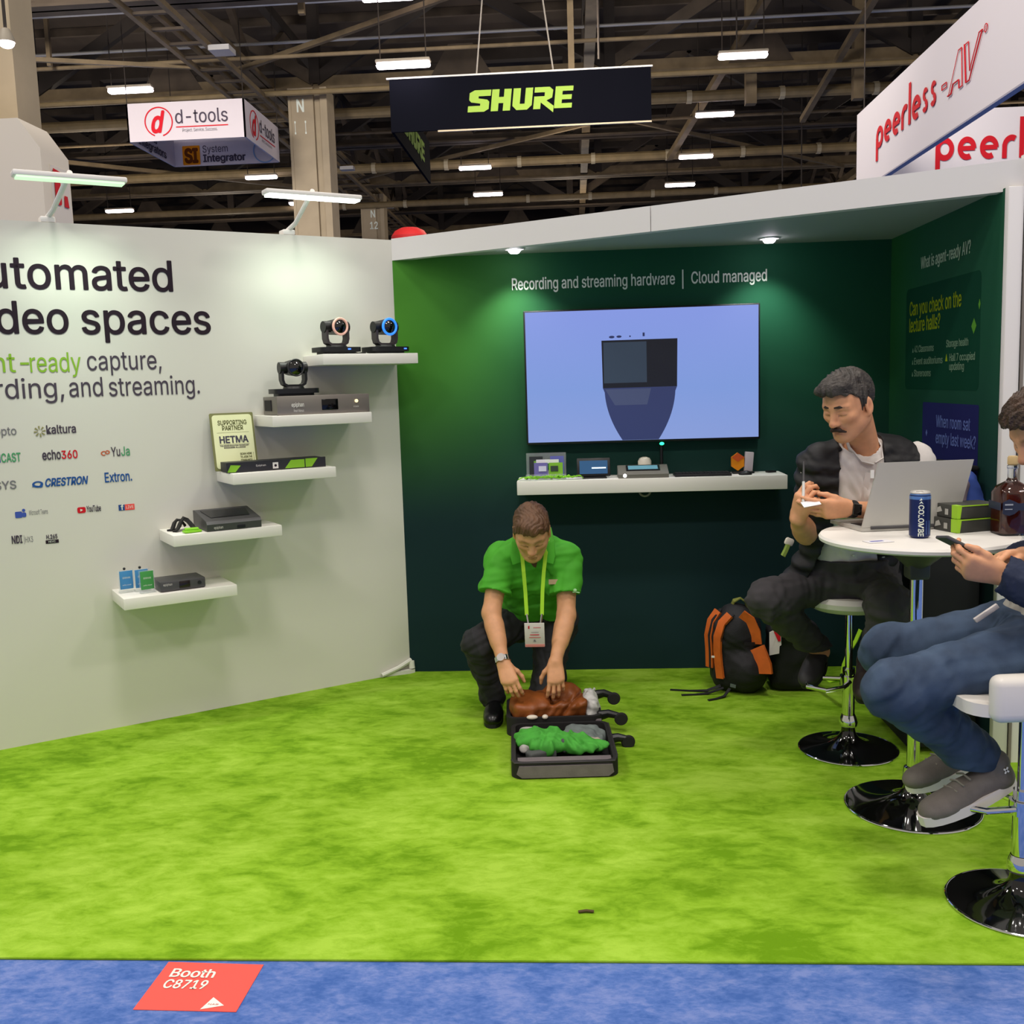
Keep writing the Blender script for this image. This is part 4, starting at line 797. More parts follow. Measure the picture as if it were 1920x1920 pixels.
# ---- two product boxes
def carton(c, rz, z, lab):
    t = thing('product_box', lab, 'box', (c[0], c[1], z), rz, 'stacked product boxes')
    lobj('carton', MB().box((0, 0, .0225), (.17, .115, .045), None, .002), mat('carton_charcoal', '3a3b37', .55), t)
    lobj('green_corner', MB().prism([(-.0858, -.0582, .001), (-.074, -.0582, .001), (-.068, -.0582, .0456), (-.0858, -.0582, .0456)], (0, .03, 0)), mat('carton_lime', '9acb2c', .5), t)
    lobj('green_edge', MB().box((.006, -.0582, .0435), (.158, .0014, .004)), mat('carton_lime', '9acb2c', .5), t)
    f = Frame((-.0852, 0, 0), (0, -1, 0)); x = shape2(f, [[(-.05, .012), (-.02, .02), (-.03, .036), (-.045, .03)], rect(-.005, .01, .012, .03)], mat('carton_print', 'a9a8a2', .5), t, 'print'); x.matrix_parent_inverse = Matrix()
carton((1.322, 3.508), R(20), .961, 'charcoal and lime product box, lower of the two on the table')
carton((1.329, 3.512), R(17), .9615+.046, 'charcoal and lime product box, upper of the two on the table')
# ---- whisky bottle
bt = thing('whisky_bottle', 'square bottle of amber whisky with dark ribbon label on the table', 'bottle', (1.425, 3.40, .961)); bc = (1.425, 3.40)
def sq(r, z, k=.45): return [(bc[0]+x, bc[1]+y, z) for x, y in rrect(-r, -r, r, r, r*k, 6)]
def loft(mb, loops):
    vs = [[mb.bm.verts.new(Vector(p)) for p in lp] for lp in loops]
    for a, b_ in zip(vs, vs[1:]):
        for i in range(len(a)): mb.bm.faces.new((a[i], a[(i+1) % len(a)], b_[(i+1) % len(a)], b_[i]))
    mb.bm.faces.new(vs[0][::-1]); mb.bm.faces.new(vs[-1]); return mb
q = lambda r, z, k=.45: [(p[0], p[1], p[2]) for p in sq(r, z+.961, k)]
Mamb = mat('whisky', '5a1c08', .06, trans=.35, ior=1.36, coat=.5)
ob('whisky', loft(MB(), [q(.047, .006), q(.049, .012), q(.049, .135), q(.04, .155, .7), q(.028, .165, .95)]), Mamb, bt)
ob('glass', loft(MB(), [q(.05, .0), q(.053, .004), q(.053, .136), q(.045, .158, .7), q(.020, .175, .99), q(.0145, .185, .99), q(.0145, .215, .99), q(.017, .217, .99), q(.017, .225, .99), q(.0145, .227, .99)]), mat('bottle_glass', 'eef0ee', .02, trans=1., ior=1.45), bt)
ob('stopper', MB().lathe([(0, 0), (.0135, 0), (.0165, .004), (.0165, .025), (.013, .03), (0, .03)], (*bc, .961+.227), 28), mat('cork_beige', 'b99f70', .7), bt)
Fbt = Frame((bc[0], bc[1]-.0535, 0), (1, 0, 0))
ob('label', MB().prism([Fbt.p(x, y, .0005) for x, y in [(-.05, 1.035), (-.05, 1.072), (-.03, 1.082), (-.012, 1.074), (.0, 1.068), (.05, 1.07), (.05, 1.045), (.0, 1.045), (-.012, 1.034), (-.03, 1.028)]], (0, -.0012, 0)), mat('label_slate', '2c3248', .45), bt)
shape2(Fbt, [rect(-.044, 1.062, -.018, 1.067), rect(-.044, 1.048, -.02, 1.051), disc(.028, 1.057, .009, 20, .5)], mat('label_silver', 'a2a6b4', .45), bt, 'label_print', .0022, .0004)
Fbl = Frame((bc[0]-.0535, bc[1], 0), (0, -1, 0)); ob('side_label', MB().prism([Fbl.p(x, y, .0005) for x, y in rect(-.045, 1.045, .05, 1.07)], -V(.0012, 0, 0)), mat('label_slate', '2c3248', .45), bt)
# ---- things behind the table against the side wall
ec = thing('equipment_case', 'tall black case standing behind the bar table against the side wall', 'case', (1.4, 4.15, .008))
ob('body', MB().bx(1.27, 1.54, 3.92, 4.45, .03, .96, .02), mat('case_black', '0f1011', .7), ec); ob('lid_edge', MB().bx(1.265, 1.545, 3.915, 4.455, .80, .83, .004), M_blackr, ec)
for x, y in ((1.31, 3.97), (1.50, 3.97), (1.31, 4.40), (1.50, 4.40)): ob('foot', MB().cyl((x, y, .008), (x, y, .035), .018, n=14), M_blackr, ec)
bx_ = MB().box((1.42, 4.16, 1.135), (.25, .32, .02), Matrix.Rotation(R(6), 3, 'Y') @ Matrix.Rotation(R(5), 3, 'Z'), .008)
bx_.box((1.43, 4.19, 1.04), (.20, .30, .155), Matrix.Rotation(R(5), 3, 'Z'), .03)
tag(obj('messenger_bag', bx_, mat('bag_black', '101114', .8, bump=.2, bscale=90)), 'black bag with a flat flap lying behind the laptop and bottle', 'bag')
# ================================================================== soft bodies: signed distances -> one smooth skin
A3 = lambda v: np.array(v, np.float32)
def unit(v): v = np.array(v, float); return v/np.linalg.norm(v)
class SDF:
    def __init__(s): s.p = []
    def cap(s, a, b, ra, rb=None, k=.02, cut=None, sub=False):
        s.p.append(('c', A3(a), A3(b), ra, ra if rb is None else rb, k, cut, sub)); return s
    def chain(s, pts, rs, k=.02, **kw):
        for i in range(len(pts)-1): s.cap(pts[i], pts[i+1], rs[i], rs[i+1], k, **kw)
        return s
    def ell(s, c, r, M=None, k=.02, sub=False):
        s.p.append(('e', A3(c), A3(r if hasattr(r, '__len__') else (r, r, r)), None if M is None else np.array(M, np.float32), None, k, None, sub)); return s
    def box(s, c, h, rad, M=None, k=.02, sub=False):
        s.p.append(('b', A3(c), A3(h), None if M is None else np.array(M, np.float32), rad, k, None, sub)); return s
def pd(q, P):
    if q[0] == 'c':
        a, b, ra, rb = q[1:5]; ba = b-a; l2 = float(ba @ ba)+1e-9
        t = np.clip(((P-a) @ ba)/l2, 0, 1); v = P-a-t[:, None]*ba
        d = np.sqrt((v*v).sum(1))-(ra+(rb-ra)*t)
        if q[6] is not None:
            for (o, n) in (q[6] if isinstance(q[6], list) else [q[6]]): d = np.maximum(d, (P-A3(o)) @ A3(unit(n)))
        return d
    v = P-q[1]; M = q[3]
    if M is not None: v = v @ M
    if q[0] == 'e':
        k0 = np.sqrt(((v/q[2])**2).sum(1)); k1 = np.sqrt(((v/q[2]**2)**2).sum(1))+1e-9
        return k0*(k0-1)/k1
    w = np.abs(v)-q[2]+q[4]
    return np.sqrt((np.maximum(w, 0)**2).sum(1))+np.minimum(w.max(1), 0)-q[4]
def blend(d, e, k, sub):
    if sub:
        h = np.clip(.5-.5*(d+e)/k, 0, 1); return d*(1-h)-e*h+k*h*(1-h)
    h = np.clip(.5+.5*(d-e)/k, 0, 1); return d*(1-h)+e*h-k*h*(1-h)
def bounds(q):
    if q[0] == 'c': r = max(q[3], q[4]); return np.minimum(q[1], q[2])-r, np.maximum(q[1], q[2])+r
    r = float(np.linalg.norm(q[2])) if q[3] is not None else q[2]; return q[1]-r, q[1]+r
def skin(name, S, h, post=None, col=None, paint=()):
    pos = [q for q in S.p if not q[7]]
    lo = np.min([bounds(q)[0] for q in pos], 0)-.02; hi = np.max([bounds(q)[1] for q in pos], 0)+.02
    B = 6; nb = np.ceil((hi-lo)/(h*B)).astype(int); n = nb*B+1
    C = np.stack(np.meshgrid(*[np.arange(k) for k in nb], indexing='ij'), -1).reshape(-1, 3)
    cc = (lo+(C+.5)*h*B).astype(np.float32); rad = h*B*.9+.012
    pc = [pd(q, cc) for q in S.p]
    dc = np.full(len(cc), 1e3, np.float32)
    for q, e in zip(S.p, pc): dc = blend(dc, e, q[5], q[7])
    act = np.abs(dc) < rad+.02
    D = np.repeat(np.repeat(np.repeat(np.where(dc < 0, -1., 1.).astype(np.float32).reshape(nb), B, 0), B, 1), B, 2)
    D = np.pad(D, ((0, 1),)*3, constant_values=1.)
    off = np.stack(np.meshgrid(*[np.arange(B+1)]*3, indexing='ij'), -1).reshape(-1, 3)
    ids = np.where(act)[0]
    for s0 in range(0, len(ids), 1500):
        sub = ids[s0:s0+1500]; G = (C[sub][:, None, :]*B+off[None]); P = (lo+G*h).astype(np.float32)
        d = np.full((len(sub), len(off)), 1e3, np.float32)
        for q, e in zip(S.p, pc):
            m = e[sub] < rad+q[5]+.03
            if m.any():
                Pm = P[m].reshape(-1, 3); d[m] = blend(d[m].ravel(), pd(q, Pm), q[5], q[7]).reshape(-1, len(off))
        if post is not None: d = post(P.reshape(-1, 3), d.ravel()).reshape(d.shape)
        D[G[..., 0], G[..., 1], G[..., 2]] = d
    Sg = D < 0
    cnt = np.zeros(n-1, np.uint8); sl = (slice(None, -1), slice(1, None))
    for i in (0, 1):
        for j in (0, 1):
            for k in (0, 1): cnt += Sg[sl[i], sl[j], sl[k]]
    cells = np.argwhere((cnt > 0) & (cnt < 8)); idx = np.full(n-1, -1, np.int32); idx[tuple(cells.T)] = np.arange(len(cells))
    acc = np.zeros((len(cells), 3)); w = np.zeros(len(cells))
    cor = [(i, j, k) for i in (0, 1) for j in (0, 1) for k in (0, 1)]; val = {c: D[cells[:, 0]+c[0], cells[:, 1]+c[1], cells[:, 2]+c[2]] for c in cor}
    for c in cor:
        for ax in range(3):
            if c[ax] == 0:
                e = list(c); e[ax] = 1; a, b = val[c], val[tuple(e)]; m = (a < 0) != (b < 0)
                t = np.where(m, a/np.where(a == b, 1, a-b), 0); p = np.tile(np.array(c, float), (len(cells), 1)); p[:, ax] += t
                acc[m] += p[m]; w[m] += 1
    verts = (lo+(cells+acc/w[:, None])*h).astype(np.float32)
    quads = []
    for ax in range(3):
        o = [a for a in range(3) if a != ax]; s1 = [slice(None)]*3; s2 = [slice(None)]*3; s1[ax] = slice(None, -1); s2[ax] = slice(1, None)
        E = np.argwhere(Sg[tuple(s1)] != Sg[tuple(s2)]); E = E[(E[:, o[0]] > 0) & (E[:, o[1]] > 0) & (E[:, o[0]] < n[o[0]]-1) & (E[:, o[1]] < n[o[1]]-1)]
        q = []
        for da, db in ((1, 1), (0, 1), (0, 0), (1, 0)):
            c = E.copy(); c[:, o[0]] -= da; c[:, o[1]] -= db; q.append(idx[tuple(c.T)])
        q = np.stack(q, 1); flip = Sg[tuple(E.T)] ^ (ax == 1); q[~flip] = q[~flip][:, ::-1]; quads.append(q)
    F = np.concatenate(quads); F = F[(F >= 0).all(1)]
    me = bpy.data.meshes.new(name); me.vertices.add(len(verts)); me.vertices.foreach_set('co', verts.ravel())
    me.loops.add(len(F)*4); me.loops.foreach_set('vertex_index', F.ravel().astype(np.int32)); me.polygons.add(len(F)); me.polygons.foreach_set('loop_start', np.arange(len(F), dtype=np.int32)*4)
    me.update(calc_edges=True); me.validate(); me.shade_smooth()
    if col is not None:
        c = np.tile(np.array(srgb(col), np.float32), (len(verts), 1))
        for ctr, r, colr, amt in paint:
            if callable(ctr): f = ctr(verts)
            else: f = np.clip(1.6-1.6*np.linalg.norm((verts-A3(ctr))/np.array(r), axis=1), 0, 1)
            c = c*(1-(f*amt)[:, None])+np.array(srgb(colr))*(f*amt)[:, None]
        at = me.attributes.new('Col', 'FLOAT_COLOR', 'POINT'); at.data.foreach_set('color', np.concatenate([c, np.ones((len(c), 1))], 1).astype(np.float32).ravel())
    return me
def folds(amp, f=55., seed=0, dirs=5):
    rs = np.random.RandomState(seed); Dm = rs.randn(dirs, 3); Dm /= np.linalg.norm(Dm, axis=1)[:, None]; W = rs.randn(dirs, 3)*14; ph = rs.rand(dirs)*6
    def g(P, d):
        s = 0
        for a, w, p in zip(Dm, W, ph):
            t = P @ (a*f)+2.4*np.sin(P @ w+p)+p; s = s+np.abs(np.sin(t*.5))*1.7-1.+.35*np.sin(t*2.3+1.)
        return d-amp*s/dirs*2.4
    return g
# ---- anatomy
def basis(f, u):
    f = unit(f); u = unit(np.array(u, float)-f*np.dot(u, f)); r = np.cross(f, u)      # r: the person's right
    return np.stack([r, f, u], 1)                                                      # columns: right, forward, up
class Head:
    def __init__(s, C, f, u, sc): s.C = np.array(C, float); s.M = basis(f, u); s.s = sc
    def w(s, x, y, z): return s.C+s.M @ np.array([x, y, z])*s.s
    def loc(s, P): return ((P-s.C.astype(np.float32)) @ s.M.astype(np.float32))/s.s
def head(S, H, chin=0., nose=1.):
    k = H.s; M = H.M; w = H.w
    e = lambda c, r, kk=.02, sub=False: S.ell(w(*c), np.array(r)*k, M, kk*k, sub)
    c = lambda a, b, ra, rb, kk=.015, sub=False: S.cap(w(*a), w(*b), ra*k, rb*k, kk*k, None, sub)
    e((0, -.018, .038), (.076, .094, .078)); e((0, .035, .02), (.066, .058, .07), .03); e((0, .03, -.035), (.06, .062, .075), .03)
    for sx in (-1, 1):
        c((sx*.052, -.002, -.055), (sx*.022, .062, -.098), .022, .019, .03); e((sx*.042, .062, -.018), (.022, .02, .018), .02)
        c((sx*.012, .087, .022), (sx*.046, .07, .022), .010, .009, .014)
        e((sx*.031, .093, .001), (.019, .013, .012), .014, True); e((sx*.031, .0755, -.001), (.0145, .0135, .0125), .004)
        c((sx*.018, .0875, .0025), (sx*.045, .077, .0015), .0035, .003, .004)                      # upper lid fold
        c((sx*.020, .088, -.006), (sx*.044, .078, -.006), .0022, .002, .003)                       # lash line of the lowered lid
        e((sx*.0125, .098, -.036), (.0085, .011, .008), .008)
        e((sx*.079, -.012, -.008), (.008, .021, .033), .008); e((sx*.087, -.008, -.004), (.006, .012, .020), .006, True); e((sx*.078, -.003, -.036), (.007, .009, .009), .006)
    c((0, .086, .016), (0, .106*nose, -.027), .0085, .0115, .012); e((0, .109*nose, -.034), (.0125, .0115, .0105), .008)
    e((0, .0875, -.056), (.017, .008, .012), .012); e((0, .0915, -.0665), (.023, .0085, .0052), .006); e((0, .0895, -.0765), (.019, .0085, .0062), .006)
    c((-.022, .094, -.0712), (.022, .094, -.0712), .0018, .0018, .003, True)
    e((0, .074-.0, -.100), (.021, .019, .019), .02)
def dist(S, P):
    P = A3(P).reshape(-1, 3); d = np.full(len(P), 1e3, np.float32)
    for q in S.p: d = blend(d, pd(q, P), q[5], q[7])
    return d
def snap(S, pts, out=.006):                        # lay points on a soft body's surface
    r = []
    for p in pts:
        p = np.array(p, float)
        for _ in range(25):
            g = np.array([dist(S, [p+e])[0]-dist(S, [p-e])[0] for e in np.eye(3)*.003])/.006; d = dist(S, [p])[0]-out
            if abs(d) < .0006: break
            p = p-g/(g @ g+1e-6)*d
        r.append(tuple(p))
    return r
def limb(S, pts, rs, k=.02, g=0., **kw): return S.chain(pts, [r+g for r in rs], k, **kw)
def hand(S, wr, d, nrm, right, sc=.93, curl=((25, 35, 25),)*4, thumb=(.65, .65, -.35), spread=.05, k=.010):
    d = unit(d); nrm = unit(np.array(nrm, float)-d*np.dot(nrm, d)); t = np.cross(nrm, d)*(1 if right else -1); wr = np.array(wr, float)
    def rot(v, a): return v*math.cos(R(a))-nrm_(v)*math.sin(R(a))
    tips = []
    for i, (o, ln, L) in enumerate(((.030, .088, (.042, .025, .020)), (.010, .092, (.046, .029, .021)), (-.010, .087, (.043, .027, .021)), (-.028, .078, (.034, .021, .018)))):
        b0 = wr+t*o*.55*sc; kn = wr+(d*ln+t*o)*sc
        S.cap(b0, kn, .0135*sc, .0125*sc, k+.006)
        dd = unit(d+t*spread*(1.2-i*.8)); p = kn; a = 0; rr = (.0095, .0088, .008, .0068)
        for j in range(3):
            a += curl[i][j]; v = dd*math.cos(R(a))-nrm*math.sin(R(a)); q = p+v*L[j]*sc
            S.cap(p, q, rr[j]*sc*(.9 if i == 3 else 1), rr[j+1]*sc*(.9 if i == 3 else 1), .004); p = q
        tips.append(p)
    S.ell(wr+(d*.05)*sc, np.array((.034, .045, .014))*sc, np.stack([t, d, nrm], 1), .015)
    tv = [t*thumb[0]+d*thumb[1]+nrm*thumb[2], t*thumb[0]*.55+d*thumb[1]*1.1+nrm*thumb[2]*1.2, t*thumb[0]*.1+d*thumb[1]*1.2+nrm*thumb[2]*1.3]
    p = wr+(d*.018+t*.020-nrm*.004)*sc; S.cap(wr+d*.012*sc, p, .016*sc, .016*sc, .012)
    for v, L, r0, r1 in zip(tv, (.042, .032, .026), (.0155, .0115, .0098), (.0115, .0098, .0075)):
        q = p+unit(v)*L*sc; S.cap(p, q, r0*sc, r1*sc, .006); p = q
    return tips, p
def hairdo(H, name, m, parent, zl, lumps, thick=.009, flow=None, amp=.0022, h=.0032, freq=420., sideburn=0.):
    S = SDF(); k = H.s; t = thick
    S.ell(H.w(0, -.018, .038), np.array((.076+t*.6, .094+t, .078+t))*k, H.M, .02); S.ell(H.w(0, .035, .026), np.array((.066+t*.5, .058+t*.4, .070+t*.8))*k, H.M, .03)
    for c, r in lumps: S.ell(H.w(*c), np.array(r)*k, H.M, .02*k)
    ys, zs = zip(*zl)
    fl = flow or (lambda L: L[:, 0]*1.+.12*np.sin(L[:, 1]*45)*.2)
    def post(P, d):
        L = H.loc(P); z = np.interp(L[:, 1], ys, zs)+.004*np.sin(L[:, 0]*160)+.003*np.sin(L[:, 1]*240+1)
        s = fl(L); d = d+amp*(np.sin(s*freq+1.5*np.sin(L[:, 1]*60+L[:, 0]*40))*.7+.5*np.sin(s*freq*2.3+L[:, 2]*90))+.0015*np.sin(L[:, 1]*130+2*np.sin(L[:, 0]*90))
        return np.maximum(d, (z-L[:, 2])*.75*k)
    return link(name, skin(name, S, h, post), m, parent)
M_hairb = mat('hair_brown', '6b4a31', .55, var=.55, vscale=26, stretch=(1, .25, .25), bump=.5, bscale=160); M_haird = mat('hair_dark_grey', '4a4440', .55, var=.6, vscale=30, bump=.5, bscale=160); M_hairc = mat('hair_chestnut', '4c3423', .5, var=.6, vscale=24, bump=.5, bscale=160)
M_skin = mat('skin', 'c98e6c', .5, attr=True, var=.10, vscale=40, bump=.06, bscale=500)
M_skin.node_tree.nodes['Principled BSDF'].inputs['Subsurface Weight'].default_value = .06
M_skin.node_tree.nodes['Principled BSDF'].inputs['Subsurface Scale'].default_value = .01
def facepaint(H, brow, lips, lid, stub=None, stubamt=.35):
    p = []
    for sx in (-1, 1):
        for i in range(5):
            u_ = i/4.; p.append((H.w(sx*(.014+.034*u_), .092-.020*u_*u_, .0205+.004*math.sin(u_*3)), np.array((.010, .012, .0055))*H.s, brow, .75))
        for i in range(5): u_ = i/4.; p.append((H.w(sx*(.019+.026*u_), .090-.012*u_, -.0058), np.array((.006, .008, .003))*H.s, '2a1c16', .8))
        p.append((H.w(sx*.031, .086, .001), np.array((.016, .014, .006))*H.s, lid, .4)); p.append((H.w(sx*.045, .07, -.03), np.array((.028, .028, .022))*H.s, 'cc7c62', .35)); p.append((H.w(sx*.084, -.008, -.006), np.array((.01, .012, .02))*H.s, 'b5644c', .45))
    for x in (-.016, -.005, .005, .016): p.append((H.w(x, .097, -.0675), np.array((.009, .01, .0045))*H.s, lips, .6)); p.append((H.w(x, .096, -.077), np.array((.009, .01, .005))*H.s, lips, .55))
    p.append((H.w(0, .115, -.033), np.array((.016, .016, .013))*H.s, 'c4705a', .45))
    for sx in (-1, 1): p.append((H.w(sx*.008, .108, -.0425), np.array((.0045, .006, .003))*H.s, '6a3626', .6))
    if stub:
        for x, y, z in ((0, .085, -.1), (.03, .07, -.09), (-.03, .07, -.09), (.048, .04, -.075), (-.048, .04, -.075), (.057, .01, -.055), (-.057, .01, -.055), (0, .09, -.057)): p.insert(0, (H.w(x, y, z), np.array((.032, .03, .026))*H.s, stub, stubamt))
    return p
def shoe(parent, heel, toe, up, m, msole, w=.042, name='shoe', hgt=.075, label=None, sole=.022):
    heel, toe = np.array(heel, float), np.array(toe, float); f = unit(toe-heel); up = unit(np.array(up)-f*np.dot(up, f)); r = np.cross(f, up); L = np.linalg.norm(toe-heel); M = np.stack([r, f, up], 1)
    S = SDF(); P = lambda y, z, x=0.: heel+f*y*L+up*z+r*x
    S.cap(P(.12, .035), P(.55, .032), .034, .037, .02).cap(P(.55, .030), P(.86, .026), .040, .031, .02).ell(P(.72, .028), (w, .075, .030), M, .02).cap(P(.16, .05), P(.14, hgt), .036, .037, .02).cap(P(.30, .055), P(.48, .048), .032, .028, .02)
    cut = lambda Q, d: np.maximum(d, -((Q-A3(heel)) @ A3(up))+.012)
    o = link(name, skin(name, S, .0038, cut), m, parent, label)
    b = MB(); n = 24
    pts = []
    for i in range(n):
        a = 2*math.pi*i/n; y = .5+.5*math.sin(a); ww = w*(.80+.28*math.sin(min(max((y-.15)/.85, 0), 1)*math.pi*.62))*(1 if 0 else 1)
        pts.append(P(y, -.004, ww*math.cos(a)*(abs(math.cos(a))**-.25 if abs(math.cos(a)) > .05 else 1)))
    b.prism([tuple(p) for p in pts], tuple(up*sole)); obj('sole', b, msole, o)
    return o, P, r, up
def ring_ribbon(c, ax, rx, ry, w, th, x, y, a0, a1, n=28, lift=lambda a: 0.):
    c = np.array(c); pts = [c+x*rx*math.cos(a)+y*ry*math.sin(a)+ax*lift(a) for a in [R(a0+(a1-a0)*i/n) for i in range(n+1)]]
    return MB().ribbon([tuple(p) for p in pts], tuple(ax), w, th)
# ================================================================== the open suitcase
M_case = mat('case_fabric_black', '1a1819', .75, bump=.15, bscale=300); M_caseg = mat('case_pocket_grey', '6d6468', .8, var=.15, vscale=20, bump=.1, bscale=200); M_lining = mat('case_lining', '221d26', .8)
su = thing('suitcase', 'open black cabin suitcase lying on the carpet before the kneeling man', 'suitcase', (-.07, 4.05, .008))
def shell(x0, x1, y0, y1, h, t=.018, r=.045, front=True):
    b = MB(); z0 = .009
    o = rrect(x0, y0, x1, y1, r, 6); i = rrect(x0+t, y0+t, x1-t, y1-t, r*.7, 6); n = len(o)
    vo0 = [b.bm.verts.new((x, y, z0)) for x, y in o]; vo1 = [b.bm.verts.new((x, y, z0+h)) for x, y in o]; vi1 = [b.bm.verts.new((x, y, z0+h)) for x, y in i]; vi0 = [b.bm.verts.new((x, y, z0+.012)) for x, y in i]
    for k in range(n):
        m = (k+1) % n; b.bm.faces.new((vo0[k], vo0[m], vo1[m], vo1[k])); b.bm.faces.new((vo1[k], vo1[m], vi1[m], vi1[k])); b.bm.faces.new((vi1[k], vi1[m], vi0[m], vi0[k]))
    b.bm.faces.new(vo0[::-1]); b.bm.faces.new(vi0); return b
obj('lid_shell', shell(-.275, .135, 3.70, 4.165, .062), M_case, su)
obj('front_pocket', MB().prism([(-.235, 3.6995, .014), (.095, 3.6995, .014), (.115, 3.6995, .03), (.11, 3.7005, .060), (-.245, 3.7005, .060), (-.255, 3.6995, .03)], (0, -.006, 0)), M_caseg, su)
obj('lid_flap', MB().prism([(-.25, 3.718, .058), (.11, 3.718, .060), (.11, 3.775, .060), (-.25, 3.785, .056)], (0, 0, .006)), M_caseg, su)
obj('main_shell', shell(-.295, .115, 4.17, 4.465, .080), M_case, su)
obj('hinge_panel', MB().prism([(-.26, 4.158, .03), (.11, 4.158, .03), (.11, 4.175, .075), (-.26, 4.175, .075)], (0, .004, 0)), M_caseg, su)
obj('zipper', MB().tube([(-.274, 3.74, .071), (-.262, 3.704, .071), (-.07, 3.70, .071), (.12, 3.704, .071), (.134, 3.76, .071), (.134, 4.13, .071)], .0035, 6), mat('zipper_dark', '2f2b30', .5), su)
for x, y, z, dx, dy in ((.115, 4.43, .10, .07, -.035), (.115, 4.22, .075, .08, -.03), (.135, 4.03, .036, .07, -.012)):
    w_ = obj('wheel', MB().cyl((x+dx, y+dy-.012, z-.008), (x+dx, y+dy+.012, z-.008), .024, n=24).torus((x+dx, y+dy, z-.008), .021, .008, Matrix.Rotation(R(90), 3, 'X'), 28, 8), M_blackr, su)
    obj('wheel_fork', MB().tube([(x-.01, y, z), (x+.03, y-.002, z+.008), (x+dx, y+dy, z+.004)], [.022, .018, .013], 10), M_black, w_)
def heap(name, lab, cat, m, S, seed, amp, f, top=True, h=.0045, zmin=None, group=None):
    fo = folds(amp, f, seed)
    po = (lambda P, d: np.maximum(fo(P, d), zmin-P[:, 2])) if zmin is not None else fo
    return tag(link(name, skin(name, S, h, po), m), lab, cat, group)
zt = .024
heap('folded_shirt', 'bright green shirts crumpled in the suitcase lid', 'shirt', mat('cloth_green', '46a236', .8, var=.2, vscale=30), SDF().ell((-.16, 3.94, .075), (.085, .06, .045), None, .03).ell((-.085, 3.90, .075), (.055, .06, .035), None, .03).ell((-.02, 3.90, .07), (.05, .05, .035), None, .03).ell((.035, 3.855, .07), (.06, .035, .025), None, .03).ell((-.13, 3.875, .075), (.06, .04, .035), None, .03), 3, .011, 80, zmin=zt)
heap('folded_shirt', 'grey striped shirt folded at the right of the suitcase lid', 'shirt', mat('cloth_greyblue', '76807e', .85, var=.3, vscale=26), SDF().box((.01, 4.00, .058), (.065, .075, .034), .018, Matrix.Rotation(R(-12), 3, 'Z'), .02).box((.07, 3.965, .052), (.028, .075, .028), .014, Matrix.Rotation(R(-12), 3, 'Z'), .01), 8, .0035, 90, zmin=zt)
heap('underwear_stack', 'small white and grey cloth at the left rim of the suitcase lid', 'cloth', mat('cloth_pale', 'b9b5b2', .85, var=.35, vscale=30), SDF().box((-.195, 4.03, .055), (.04, .045, .03), .012, Matrix.Rotation(R(10), 3, 'Z'), .02).ell((-.218, 3.93, .05), (.022, .05, .026)), 5, .004, 90, zmin=zt)
heap('folded_cloth', 'beige folded cloth between the green and grey shirts', 'cloth', mat('cloth_beige', 'b5a596', .85), SDF().box((.038, 3.91, .066), (.04, .022, .018), .01, Matrix.Rotation(R(-30), 3, 'Z')), 6, .003, 90, zmin=zt)
heap('folded_cloth', 'dark grey cloth sticking out below the green shirts', 'cloth', mat('cloth_slate', '4a4d4c', .85), SDF().box((-.155, 3.835, .05), (.055, .022, .018), .01, Matrix.Rotation(R(22), 3, 'Z')).box((-.06, 3.875, .075), (.02, .03, .03), .012), 7, .003, 90, zmin=zt)
bb = SDF().box((-.105, 4.32, .085), (.158, .115, .045), .014, Matrix.Rotation(R(3), 3, 'Z'), .02).ell((-.17, 4.29, .135), (.07, .07, .03), None, .03).ell((-.06, 4.35, .14), (.09, .06, .028), None, .03)
heap('brown_bag', 'crumpled brown leather bag in the rear half of the suitcase', 'bag', mat('leather_brown', '8a4a1e', .45, var=.35, vscale=14, bump=.1, bscale=120), bb, 11, .012, 45, zmin=zt)
heap('crumpled_cloth', 'crumpled white clothes at the right of the suitcase rear half', 'cloth', mat('cloth_white2', 'c9c8c6', .85, var=.3, vscale=28), SDF().ell((.075, 4.34, .09), (.034, .085, .065), None, .03).ell((.07, 4.27, .08), (.030, .06, .05), None, .03), 13, .008, 90, zmin=zt)
for x, lab in ((-.185, 'small cream round tin on the seam of the open suitcase, left one'), (-.13, 'small white bottle cap on the suitcase seam, right of the cream tin')):
    tag(obj('small_jar', MB().ball((x, 4.172, .092), (.024 if x < -.15 else .013, .014, .010)), mat('cream_plastic', 'ddd3c4', .5)), lab, 'jar')

for o in [x for x in COL.objects if x.parent is None and x.name.split('.')[0] in ('folded_shirt', 'underwear_stack', 'folded_cloth')]: o.location.y += .02; o.scale = (1.06, 1.06, .9)
for o in [x for x in COL.objects if x.parent is None and (x.name.split('.')[0] in ('suitcase', 'folded_shirt', 'underwear_stack', 'folded_cloth', 'brown_bag', 'crumpled_cloth', 'small_jar'))]:
    o.matrix_basis = Matrix.Translation((-.07, 3.75, 0)) @ Matrix.Rotation(R(3.5), 4, 'Z') @ Matrix.Translation((.07, -3.75, 0)) @ o.matrix_basis
